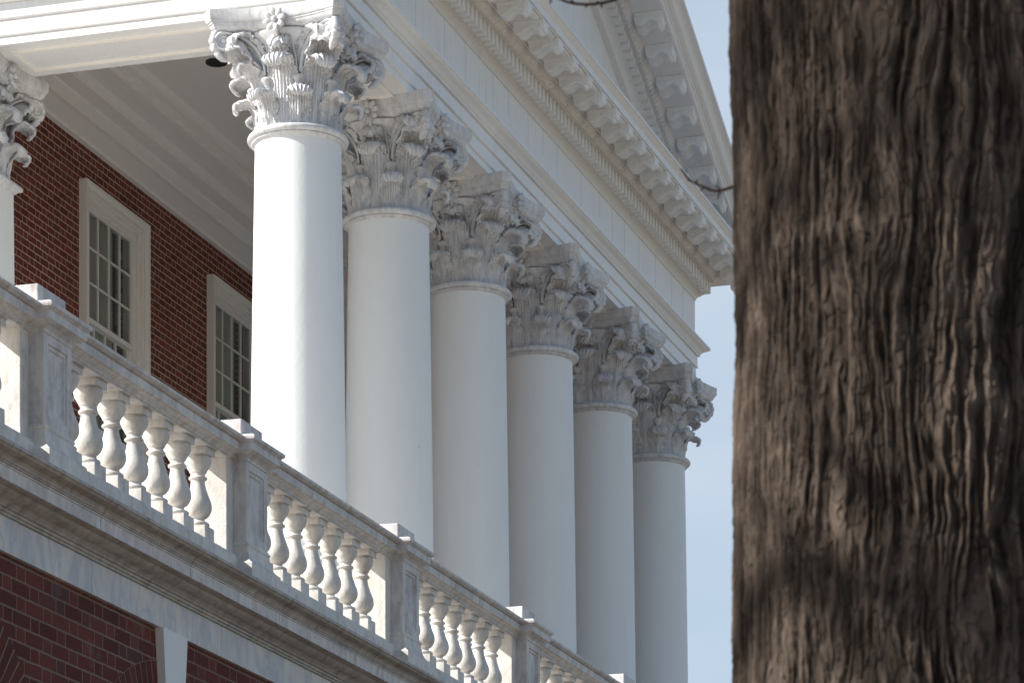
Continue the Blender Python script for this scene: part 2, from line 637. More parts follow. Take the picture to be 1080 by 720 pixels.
wall_front()
m = MB()
m.add([(-0.47, WY, 4.8), (-0.47, 22, 4.8), (14.07, 22, 4.8), (14.07, WY, 4.8), (-0.47, WY, 14.8), (-0.47, 22, 14.8), (14.07, 22, 14.8), (14.07, WY, 14.8)],
      [(0, 1, 5, 4), (1, 2, 6, 5), (2, 3, 7, 6)])
m.build('rear_wall', M['brick_side'], B)


# ---- windows
def window(cx):
    z0, z1 = 10.95, 13.89
    # architrave casing, mitred frame swept round the opening
    prof = [(0.0, 0.02), (0.0, -0.05), (0.02, -0.058), (0.055, -0.058), (0.062, -0.073), (0.115, -0.073), (0.122, -0.09), (0.145, -0.11), (0.182, -0.115), (0.19, -0.10), (0.19, 0.02)]
    iw = 0.76
    m = MB()
    rings = []
    for (o, y) in prof:
        rings.append([(cx - iw - o, WY + y, z0 - o * 0.3), (cx - iw - o, WY + y, z1 - 0.18 + o), (cx + iw + o, WY + y, z1 - 0.18 + o), (cx + iw + o, WY + y, z0 - o * 0.3)])
    v = [p for r in rings for p in r]
    f = []
    for j in range(len(prof)):
        j2 = (j + 1) % len(prof)
        for k in range(3):
            f.append((j * 4 + k, j * 4 + k + 1, j2 * 4 + k + 1, j2 * 4 + k))
    m.add(v, f)
    fr = m.build('window', M['trim'], B, smooth=False)
    # sill
    m = MB()
    m.box(cx - 1.06, cx + 1.06, WY - 0.17, WY + 0.3, z0 - 0.14, z0 - 0.02, 0.01)
    m.build('sill', M['trim'], fr)
    # inner frame + two sashes
    gx0, gx1 = cx - 0.70, cx + 0.70
    m = MB()
    m.box(cx - iw - 0.02, gx0, WY - 0.02, WY + 0.16, z0, z1 - 0.16)
    m.box(gx1, cx + iw + 0.02, WY - 0.02, WY + 0.16, z0, z1 - 0.16)
    m.box(gx0, gx1, WY - 0.02, WY + 0.16, z1 - 0.22, z1 - 0.16)
    m.build('jamb', M['trim'], fr)
    zt = z1 - 0.22
    zm = zt - 1.40

    def sash(za, zb, y):
        m = MB()
        st = 0.055
        m.box(gx0, gx0 + st, y, y + 0.045, za, zb)
        m.box(gx1 - st, gx1, y, y + 0.045, za, zb)
        m.box(gx0 + st, gx1 - st, y, y + 0.045, zb - st, zb)
        m.box(gx0 + st, gx1 - st, y, y + 0.045, za, za + 0.06)
        W = (gx1 - gx0 - 2 * st) / 4
        H = (zb - st - za - 0.06) / 3
        for i in range(1, 4):
            m.box(gx0 + st + i * W - 0.011, gx0 + st + i * W + 0.011, y + 0.006, y + 0.04, za + 0.06, zb - st)
        for i in range(1, 3):
            m.box(gx0 + st, gx1 - st, y + 0.009, y + 0.037, za + 0.06 + i * H - 0.011, za + 0.06 + i * H + 0.011)
        s = m.build('sash', M['trim'], fr)
        m = MB()
        m.box(gx0 + st, gx1 - st, y + 0.020, y + 0.024, za + 0.06, zb - st)
        m.build('glass', M['glass'], fr)
    sash(zm, zt, WY + 0.02)
    sash(z0, zm + 0.05, WY + 0.075)
    # slatted blind behind the glass
    m = MB()
    k = 0
    z = z0 + 0.05
    while z < zt:
        for (a, b) in ((gx0 + 0.02, gx0 + 0.66), (gx0 + 0.68, gx0 + 1.04)):
            m.add([(a, WY + 0.135, z + .024), (b, WY + 0.135, z + .024), (b, WY + 0.155, z), (a, WY + 0.155, z),
                   (a, WY + 0.135, z + .028), (b, WY + 0.135, z + .028), (b, WY + 0.155, z + 0.004), (a, WY + 0.155, z + 0.004)],
                  [(0, 1, 2, 3), (4, 7, 6, 5), (0, 4, 5, 1), (2, 6, 7, 3), (0, 3, 7, 4), (1, 5, 6, 2)])
        z += 0.038
    m.build('blind', M['slat'], fr)
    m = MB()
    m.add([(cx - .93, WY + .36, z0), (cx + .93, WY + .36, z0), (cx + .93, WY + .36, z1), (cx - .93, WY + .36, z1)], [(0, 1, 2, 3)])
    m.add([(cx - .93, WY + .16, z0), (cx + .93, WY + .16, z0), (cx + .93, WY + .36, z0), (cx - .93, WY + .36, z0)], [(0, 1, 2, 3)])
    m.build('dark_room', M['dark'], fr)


for cx in WINS:
    window(cx)

# ---- entablature: profile (w outward, z), swept left side / front / right side
XR = 13.60


def three_sides(w, yb=WY + 0.0):
    return [(-w, yb), (-w, -w), (XR + w, -w), (XR + w, yb)]


SOF = 13.14
inner = 0.47
# architrave beam with three fasciae, seen round corner; closed profile incl. inner face up to the ceiling
prof = [(0.47, SOF), (0.47, 13.212), (0.463, 13.216), (0.463, 13.222), (0.486, 13.226), (0.492, 13.232), (0.492, 13.240), (0.484, 13.246), (0.484, 13.380), (0.477, 13.384), (0.477, 13.390), (0.502, 13.394), (0.509, 13.401), (0.509, 13.409), (0.500, 13.415),
        (0.500, 13.548), (0.490, 13.552), (0.490, 13.556)]
prof += [(0.522 + 0.012 * cos(radians(a)), 13.57 + 0.014 * sin(radians(a))) for a in (-90, -45, 0, 45, 90)]
prof += [(0.535, 13.588), (0.545, 13.600), (0.570, 13.625), (0.605, 13.640), (0.628, 13.652), (0.634, 13.662), (0.650, 13.664), (0.650, 13.695), (0.475, 13.700), (0.30, 13.70)]
prof += [(-0.44, 13.70), (-0.44, SOF)]
m = MB()
m.sweep(prof, three_sides)
m.build('architrave', M['paint'], B)

m = MB()   # frieze boards, with fine vertical joints
m.sweep([(0.47, 13.701), (0.47, 14.33), (0.2, 14.33), (0.2, 13.701)], three_sides)
m.build('frieze', M['paint'], B)
m = MB()
x = 0.35
while x < XR:
    h = random.choice([0.62, 0.62, 0.45, 0.3])
    m.box(x, x + 0.004, -0.4712, -0.469, 14.33 - h, 14.328)
    x += random.uniform(0.55, 1.05)
m.build('board_joint', M['joint'], B)

# inner face mouldings of the beams + ceiling
m = MB()
prof = [(-0.441, 13.70), (-0.46, 13.70), (-0.46, 13.62), (-0.48, 13.66), (-0.48, 14.4), (-0.60, 14.45), (-0.72, 14.62), (-0.75, 14.64), (-0.75, 14.80), (-0.2, 14.80), (-0.2, 13.70)]
m.sweep(prof, three_sides)
m.build('ceiling_cove', M['cream'], B)
m = MB()
m.box(0.5, XR - 0.5, 0.5, 3.75, 14.80, 14.86)
m.build('ceiling', M['cream'], B)
# crown stepping from the brick wall up to the ceiling: (y, z)
cr = [(5.0, 14.34), (4.93, 14.342), (4.92, 14.375), (4.72, 14.43), (4.66, 14.432), (4.655, 14.47), (4.63, 14.472), (4.55, 14.50), (4.54, 14.525), (4.36, 14.53), (4.34, 14.532), (4.33, 14.575),
      (4.25, 14.61), (4.16, 14.618), (4.00, 14.622), (3.97, 14.624), (3.965, 14.66), (3.93, 14.662), (3.92, 14.70), (3.84, 14.70)]
cr += [(3.72 + 0.12 * cos(radians(a)), 14.70 + 0.11 * sin(radians(a))) for a in (0, 22, 45, 68, 90)]
cr += [(3.62, 14.80), (3.55, 14.87), (5.0, 14.87)]
m = MB()
v = [(xx, y, z) for xx in (-0.40, XR + 0.40) for (y, z) in cr]
k = len(cr)
m.add(v, [(i, (i + 1) % k, k + (i + 1) % k, k + i) for i in range(k)])
m.build('ceiling_crown', M['cream'], B)
m = MB()
m.lathe([(0.0, 0.0), (0.085, 0.0), (0.11, -0.012), (0.125, -0.012), (0.13, 0.004)], 28, (4.84, 2.89, 14.795), cap=False)
m.build('recessed_light', M['lamp'], B, smooth=True)


# soffit panels between the columns (moulded frame on the underside of the beam)
def soffit_panel(x0, x1, y0, y1):
    m = MB()
    for (o0, o1, h) in ((0.0, 0.030, 0.022), (0.030, 0.05, 0.012)):
        a0, a1, b0, b1 = x0 + o0, x1 - o0, y0 + o0, y1 - o0
        c0, c1, d0, d1 = x0 + o1, x1 - o1, y0 + o1, y1 - o1
        z = SOF - h
        v = [(a0, b0, z), (a1, b0, z), (a1, b1, z), (a0, b1, z), (c0, d0, z), (c1, d0, z), (c1, d1, z), (c0, d1, z)]
        v += [(p[0], p[1], SOF + 0.01) for p in v]
        f = [(0, 1, 5, 4), (1, 2, 6, 5), (2, 3, 7, 6), (3, 0, 4, 7)]
        f += [(i, (i + 1) % 4, 8 + (i + 1) % 4, 8 + i) for i in range(4)] + [(4 + i, 4 + (i + 1) % 4, 12 + (i + 1) % 4, 12 + i) for i in range(4)]
        m.add(v, f)
    m.build('soffit_panel', M['cream'], B)


SP = 2.7207
for i in range(5):
    soffit_panel(i * SP + 0.62, (i + 1) * SP - 0.62, -0.28, 0.28)
for xx in (0, XR):
    soffit_panel(xx - 0.28, xx + 0.28, 0.62, 3.04)
    soffit_panel(xx - 0.28, xx + 0.28, 4.25, 4.95)

# ---- cornice: bed mouldings, dentils, egg course, corona
m = MB()
prof = [(0.30, 14.331), (0.482, 14.331), (0.485, 14.35), (0.50, 14.375), (0.53, 14.40), (0.545, 14.402), (0.545, 14.425),
        (0.575, 14.427), (0.575, 14.592), (0.68, 14.594), (0.68, 14.612)]
prof += [(0.66 + 0.12 * sin(radians(a)), 14.70 - 0.085 * cos(radians(a))) for a in (10, 30, 50, 70, 90)]
prof += [(0.80, 14.702), (0.80, 14.72), (1.188, 14.722), (1.188, 14.82), (0.30, 14.82)]
m.sweep(prof, three_sides)
m.build('cornice', M['warm_shade_paint'], B)
m = MB()
m.sweep([(1.189, 14.742), (1.205, 14.744), (1.205, 14.83), (1.215, 14.835), (1.235, 14.85), (1.26, 14.87), (1.275, 14.875), (1.275, 14.905), (0.30, 14.95), (0.30, 14.823), (1.189, 14.823)], three_sides)
m.build('corona', M['paint'], B)

m = MB()
x = -0.62
DP = 0.1485
while x < XR + 0.62:
    m.box(x, x + 0.080, -0.675, -0.57, 14.430, 14.590)
    x += DP
y = -0.5
while y < 4.9:
    for sx in (-0.655, XR + 0.57):
        m.box(sx, sx + 0.085, y, y + 0.094, 14.432, 14.590)
    y += DP
d = m.build('dentil_course', M['paint'], B)


def egg_row(m, p0, p1, step, rx, out, up):
    """row of egg shapes along p0-p1; out and up are the two cross directions"""
    p0, p1 = Vector(p0), Vector(p1)
    L = (p1 - p0).length
    t = (p1 - p0).normalized()
    nn = int(L / step)
    for i in range(nn):
        c = p0 + t * (i + 0.5) * step
        N1, N2 = 7, 5
        P = np.zeros((N2, N1, 3))
        for a in range(N2):
            for b in range(N1):
                la = -pi / 2 + pi * a / (N2 - 1)
                lo = pi * b / (N1 - 1)
                q = c + t * (rx * cos(la) * cos(lo)) + Vector(out) * (0.028 * cos(la) * sin(lo)) + Vector(up) * (0.046 * sin(la))
                P[a, b] = q
        m.grid(P)


m = MB()
o1 = Vector((0, -0.62, -0.78)).normalized()
u1 = Vector((0, -0.78, 0.62)).normalized()
egg_row(m, (-0.66, -0.728, 14.642), (XR + 0.66, -0.728, 14.642), 0.0743, 0.030, o1, u1)
m.build('egg_moulding', M['warm_shade_paint'], B, smooth=True)


# modillion: scrolled bracket under the corona, hung below z = 0, y from 0 (wall side) to -0.36
def modillion_mesh(tilt=0.0):
    m = MB()
    W = 0.086
    # side outline (y, z): S scroll
    out = [(0.0, 0.0)]
    out += [(0.0, -0.10)]
    out += [(-0.085 + 0.085 * cos(radians(a)), -0.075 + 0.075 * sin(radians(a))) for a in range(-20, -181, -20)][1:]
    out += [(-0.19, -0.055), (-0.22, -0.060)]
    out += [(-0.285 + 0.062 * cos(radians(a)), -0.062 + 0.052 * sin(radians(a))) for a in range(200, 361, 20)]
    out += [(-0.222, -0.0)]
    # simpler smooth outline: big scroll at the wall, small scroll at the tip
    out = [(0, 0), (0, -0.07)] + [(-0.08 + 0.08 * cos(radians(a)), -0.07 + 0.072 * sin(radians(a))) for a in range(-20, -150, -18)]
    out += [(-0.175, -0.085), (-0.205, -0.072), (-0.235, -0.075)]
    out += [(-0.295 + 0.062 * cos(radians(a)), -0.068 + 0.052 * sin(radians(a))) for a in range(-150, 61, 21)]
    out = [(y if i < 16 else y, z) for i, (y, z) in enumerate(out)]
    pts = [(0, 0), (0, -0.07)]
    for a in range(-20, -145, -18):
        pts.append((-0.08 + 0.08 * cos(radians(a)), -0.07 + 0.072 * sin(radians(a))))
    pts += [(-0.17, -0.092), (-0.20, -0.080), (-0.232, -0.082)]
    for a in range(200 - 360 + 0, -160 + 170, 20):
        pts.append((-0.300 - 0.058 * cos(radians(a + 0)) * -1, -0.066 + 0.050 * sin(radians(a))))
    # guard the order: tip scroll goes from the inside round the bottom to the front
    tip = []
    for a in range(215, 361, 18):
        tip.append((-0.300 - 0.060 * cos(radians(a)) * -1, -0.066 + 0.050 * sin(radians(a))))
    tip = [(-0.300 - 0.060 * cos(radians(a)), -0.066 - 0.050 * sin(radians(a))) for a in range(150 + 30, -1, -18)]
    tip = [(-0.300 + 0.060 * cos(radians(a)), -0.066 + 0.050 * sin(radians(a))) for a in range(-20, -200, -18)]
    pts = pts[:2 + 7] + [(-0.17, -0.092), (-0.20, -0.080), (-0.225, -0.078)] + tip[1:] + [(-0.36, 0.0)]
    n = len(pts)
    xs = [-W, -W * 0.86, -W * 0.5, -W * 0.25, 0, W * 0.25, W * 0.5, W * 0.86, W]
    ins = [0.0, 0.0, 0.0, 0.014, 0.004, 0.014, 0.0, 0.0, 0.0]
    v = []
    for x, q in zip(xs, ins):
        for (y, z) in pts:
            zz = z if z > -0.01 else z + q
            v.append((x, y, zz))
    f = []
    for i in range(len(xs) - 1):
        for j in range(n - 1):
            f.append((i * n + j, i * n + j + 1, (i + 1) * n + j + 1, (i + 1) * n + j))
    f.append(tuple(range(n)))
    f.append(tuple((len(xs) - 1) * n + j for j in range(n - 1, -1, -1)))
    m.add(v, f)
    # raised spiral lines on both sides
    for sx in (-W, W):
        sp = [(sx, -0.08 + (0.012 + 0.048 * k / 22) * cos(radians(200 - 40 * k)), -0.072 + (0.012 + 0.045 * k / 22) * sin(radians(200 - 40 * k))) for k in range(23)]
        m.tube(sp, 0.009, 6)
        sp = [(sx, -0.300 + (0.008 + 0.032 * k / 14) * cos(radians(-20 + 40 * k)), -0.066 + (0.008 + 0.028 * k / 14) * sin(radians(-20 + 40 * k))) for k in range(15)]
        m.tube(sp, 0.008, 6)
        m.tube([(sx, -0.03, -0.12), (sx, -0.09, -0.128), (sx, -0.15, -0.078), (sx, -0.21, -0.045), (sx, -0.27, -0.03), (sx, -0.33, -0.035)], 0.009, 6)
    # small leaf bulb under the front and cap moulding on top
    m.box(-W - 0.022, W + 0.022, -0.366, 0.0, -0.014, 0.004)
    m.box(-W - 0.010, W + 0.010, -0.363, 0.0, -0.026, -0.012)
    m.tube([(-0.075, -0.30, -0.105), (0, -0.31, -0.125), (0.075, -0.30, -0.105)], [0.018, 0.03, 0.018], 8)
    return m


mod0 = modillion_mesh().build('modillion', M['paint'], B, smooth=True, sharp=35)
mod0.location = (-0.594 * 1.5 + 0.1, -0.815, 14.712)
first = True
STEP = 0.594
xs = [XR + 0.62 + 0.50 - STEP * i for i in range(0, 27)]
k = 0
for x in xs:
    if x < -1.1:
        continue
    o = mod0 if k == 0 else mod0.copy()
    if k:
        COL.objects.link(o)
        o.parent = B
    o.location = (x, -0.838, 14.716)
    k += 1
# bead strips on the soffit between modillions
m = MB()
m.box(-0.13, 0.13, -1.165, -1.100, 14.694, 14.7205)
m.box(-0.13, 0.13, -1.150, -1.115, 14.684, 14.694)
sm0 = m.build('soffit_moulding', M['paint'], B)
for i, x in enumerate(xs):
    o = sm0 if i == 0 else sm0.copy()
    if i:
        COL.objects.link(o)
        o.parent = B
    o.location = (x + STEP / 2, 0, 0)

# ---- pediment
TP = 0.42
XA = XR / 2
def rake_z(x):
    return TP * (XA - abs(x - XA))


def rake_path(w):
    e = 1.42 + (w - 1.42)
    return [(-w if w > 0.9 else -w, -w, 0), (0, 0, 0)]


def rake_sweep(m, prof, xa, xb, back=0.3):
    """profile (w, z at the eave line x=XR) swept up both slopes"""
    for side in (1, -1):
        v = []
        nP = len(prof)
        for (w, z) in prof:
            if side == 1:
                x0, x1 = XA, xb
            else:
                x0, x1 = xa, XA
            v.append((x0, -w, z + rake_z(x0)))
            v.append((x1, -w, z + rake_z(x1)))
        f = []
        for j in range(nP):
            j2 = (j + 1) % nP
            f.append((2 * j, 2 * j + 1, 2 * j2 + 1, 2 * j2))
        f.append(tuple(2 * j for j in range(nP)))
        f.append(tuple(2 * j + 1 for j in range(nP - 1, -1, -1)))
        m.add(v, f)


def clip_below(m, z):
    """cut a mesh builder's geometry at height z and keep what is above"""
    bm = bmesh.new()
    vs = [bm.verts.new(v) for v in m.v]
    for f in m.f:
        try:
            bm.faces.new([vs[i] for i in f])
        except ValueError:
            pass
    r = bmesh.ops.bisect_plane(bm, geom=list(bm.verts) + list(bm.edges) + list(bm.faces), plane_co=(0, 0, z), plane_no=(0, 0, 1), clear_inner=True)
    ed = [e for e in r['geom_cut'] if isinstance(e, bmesh.types.BMEdge)]
    bmesh.ops.holes_fill(bm, edges=ed)
    out = MB()
    out.bm(bm)
    return out


# z offsets are the height above 0 at x = XR; top edge: 16.5 at x=10.9 -> 15.366 at XR
ZB = 15.366
prof = [(0.30, ZB - 0.60), (0.482, ZB - 0.60), (0.485, ZB - 0.585), (0.505, ZB - 0.565), (0.53, ZB - 0.55), (0.545, ZB - 0.545), (0.545, ZB - 0.53),
        (0.575, ZB - 0.528), (0.575, ZB - 0.425), (0.66, ZB - 0.423), (0.66, ZB - 0.412)]
prof += [(0.66 + 0.12 * sin(radians(a)), ZB - 0.335 - 0.072 * cos(radians(a))) for a in (10, 30, 50, 70, 90)]
prof += [(0.80, ZB - 0.333), (0.80, ZB - 0.318), (1.19, ZB - 0.316), (1.19, ZB - 0.30), (1.205, ZB - 0.298), (1.205, ZB - 0.225), (1.22, ZB - 0.22), (1.225, ZB - 0.20)]
cy = [(1.235, ZB - 0.195), (1.26, ZB - 0.185), (1.29, ZB - 0.165), (1.305, ZB - 0.14), (1.315, ZB - 0.11), (1.335, ZB - 0.08), (1.37, ZB - 0.055), (1.395, ZB - 0.05), (1.40, ZB - 0.045), (1.40, ZB)]
prof += cy + [(0.30, ZB + 0.01)]
m = MB()
rake_sweep(m, prof, -1.35, XR + 1.35)
m = clip_below(m, 14.915)
m.build('raking_cornice', M['paint'], B)
m = MB()
m.add([(-0.2, -0.40, 14.9), (XR + 0.2, -0.40, 14.9), (XR + 0.2, -0.40, ZB - 0.55), (XA, -0.40, ZB - 0.55 + rake_z(XA)), (-0.2, -0.40, ZB - 0.55)], [(0, 1, 2, 3, 4)])
m.add([(-0.2, -0.30, 14.9), (XR + 0.2, -0.30, 14.9), (XR + 0.2, -0.30, ZB - 0.55), (XA, -0.30, ZB - 0.55 + rake_z(XA)), (-0.2, -0.30, ZB - 0.55)], [(4, 3, 2, 1, 0)])
m.build('tympanum', M['paint'], B)
# raking dentils, eggs, modillions
m = MB()
x = XA + 0.03
while x < XR - 0.55:
    for sgn in (1, -1):
        a = x if sgn == 1 else 2 * XA - x - 0.088
        za, zb = rake_z(a), rake_z(a + 0.088)
        v = []
        for y in (-0.672, -0.57):
            v += [(a, y, ZB - 0.522 + za), (a + 0.088, y, ZB - 0.522 + zb), (a + 0.088, y, ZB - 0.427 + zb), (a, y, ZB - 0.427 + za)]
        m.add(v, [(0, 1, 2, 3), (7, 6, 5, 4), (0, 4, 5, 1), (1, 5, 6, 2), (2, 6, 7, 3), (3, 7, 4, 0)])
    x += 0.140
m.build('raking_dentil_course', M['paint'], B)
m = MB()
egg_row(m, (XA, -0.728, ZB - 0.390 + rake_z(XA)), (XR - 0.2, -0.728, ZB - 0.390 + rake_z(XR - 0.2)), 0.0743, 0.030, o1, u1)
egg_row(m, (XA, -0.728, ZB - 0.390 + rake_z(XA)), (0.2, -0.728, ZB - 0.390 + rake_z(0.2)), 0.0743, 0.030, o1, u1)
m.build('raking_egg_moulding', M['paint'], B, smooth=True)

rmesh = {}
for sgn in (1, -1):
    me = mod0.data.copy()
    co = np.zeros(len(me.vertices) * 3)
    me.vertices.foreach_get('co', co)
    co = co.reshape(-1, 3)
    co[:, 2] -= sgn * TP * co[:, 0]
    me.vertices.foreach_set('co', co.ravel())
    me.update()
    rmesh[sgn] = me
x = XA + 0.33
while x < XR + 1.0:
    for sgn in (1, -1):
        xx = x if sgn == 1 else 2 * XA - x
        if ZB - 0.328 + rake_z(xx) < 15.06:
            continue
        o = bpy.data.objects.new('raking_modillion', rmesh[sgn])
        link(o, B)
        o.location = (xx, -0.815, ZB - 0.328 + rake_z(xx))
    x += 0.53

# roof behind the pediment
m = MB()
v = []
for y in (-0.45, 22.3):
    v += [(-1.33, y, ZB + rake_z(-1.33) + 0.012), (XA, y, ZB + rake_z(XA) + 0.012), (XR + 1.33, y, ZB + rake_z(XR + 1.33) + 0.012),
          (-1.33, y, ZB + rake_z(-1.33) - 0.10), (XA, y, ZB + rake_z(XA) - 0.10), (XR + 1.33, y, ZB + rake_z(XR + 1.33) - 0.10)]
m.add(v, [(0, 1, 7, 6), (1, 2, 8, 7), (3, 9, 10, 4), (4, 10, 11, 5), (0, 6, 9, 3), (2, 5, 11, 8), (6, 7, 10, 9), (7, 8, 11, 10)])
m.build('roof', M['roof'], B)
m = MB()  # side cornice fascia carried back over the body of the house
m.box(-1.20, 0.0, 5.05, 22, 14.74, 14.80)
m.box(XR, XR + 1.2, 5.05, 22, 14.74, 14.80)
m.build('eave', M['paint'], B)


# ================================================================== CORINTHIAN COLUMNS
def leaf_grid(h, W, r0, lean, rc, over, base_w=0.75, nt=44, ns=25, nl=4, ridge=0.010, ruff=0.012, flare=0.0, tipth=0.03):
    """acanthus leaf: stem up the bell, tip curling outward. radial = +X, lateral = Y, up = Z"""
    # spine
    ns1 = 200
    zs = h - rc[1]
    T = []
    for i in range(ns1 + 1):
        t = i / ns1
        T.append((r0 + lean * t ** 2.2, zs * t))
    xe, ze = T[-1]
    sl = atan2(zs, lean * 2.2)
    cx = xe + rc[0] * 1.0
    a0 = 180
    for i in range(1, 120):
        t = i / 119
        a = radians(a0 - (180 + over) * t)
        sh = 1 - 0.25 * t
        T.append((cx + rc[0] * cos(a) * (1 if cos(a) < 0 else sh), ze + rc[1] * sin(a) * (1 if sin(a) > 0 else sh)))
    T = np.array(T)
    d = np.r_[0, np.cumsum(np.hypot(*np.diff(T, axis=0).T))]
    L = d[-1]
    q = np.linspace(0, L, nt)
    X = np.interp(q, d, T[:, 0])
    Z = np.interp(q, d, T[:, 1])
    t = q / L
    s = np.linspace(-1, 1, ns)
    dX, dZ = np.gradient(X), np.gradient(Z)
    ln = np.hypot(dX, dZ)
    dX, dZ = dX / ln, dZ / ln
    NX, NZ = dZ, -dX        # outward of the bell
    w = np.interp(t, [0, 0.25, 0.5, 0.68, 0.82, 0.93, 1.0], [base_w, 0.86, 1.0, 0.98, 0.88, 0.74, 0.42]) * W
    lob = 1 + 0.22 * np.abs(np.sin(pi * nl * t)) ** 0.6 - 0.14
    lob *= 1 + 0.05 * np.sin(2 * pi * nl * 4 * t)
    lob = np.where(t < 0.15, 1, lob)
    w = w * lob
    P = np.zeros((nt, ns, 3))
    for i in range(nt):
        lat = s * w[i]
        # ridges fan out from the base; deep grooves beside the midrib
        fan = s * (3.9 + 1.1 * t[i])
        gr = np.abs(np.sin(pi * fan))
        rd = ridge * (gr ** 0.45 - 0.75) + 0.22 * ridge * np.cos(6 * pi * fan + 3 * t[i])
        rd *= (1 + 0.25 * t[i])
        mid = 0.016 * np.exp(-(s / 0.13) ** 2) * (1 - 0.5 * t[i])
        ru = ruff * (np.abs(s) ** 2.5) * np.sin(2 * pi * nl * t[i] + 0.6)
        cup = -0.10 * w[i] * np.abs(s) ** 2 * (1.0 if t[i] < 0.5 else 1.0 - 1.4 * (t[i] - 0.5)) + flare * np.abs(s) ** 2 * w[i] * min(1, t[i] * 1.6)
        off = rd + mid + ru + cup
        r = X[i] + NX[i] * off
        # wrap round the bell
        k = max(0.0, 1 - t[i] * 1.0)
        R = max(0.30, X[i])
        ang = lat / R
        px = (R * np.cos(ang) + (r - R)) * 1.0
        py = R * np.sin(ang) * k + lat * (1 - k)
        px = px * k + (r - 0.12 * np.abs(lat) ** 1.5) * (1 - k)
        P[i, :, 0] = px
        P[i, :, 1] = py
        P[i, :, 2] = Z[i] + NZ[i] * off - 0.10 * w[i] * np.abs(s) ** 1.5 * (t[i] > 0.3)
    # surface normal
    du = np.gradient(P, axis=0)
    dv = np.gradient(P, axis=1)
    N = np.cross(dv, du)
    N /= (np.linalg.norm(N, axis=2, keepdims=True) + 1e-9)
    if N[2, ns // 2, 0] < 0:
        N = -N
    th = np.interp(t, [0, 0.6, 0.8, 1], [0.03, 0.03, tipth, tipth * 0.6])[:, None] * (1 - 0.55 * np.abs(s) ** 2)[None, :]
    return P, N, th


def rot_grid(P, N, ax, ang, piv):
    R = np.array(Matrix.Rotation(ang, 3, ax))
    return (P - piv) @ R.T + piv, N @ R.T


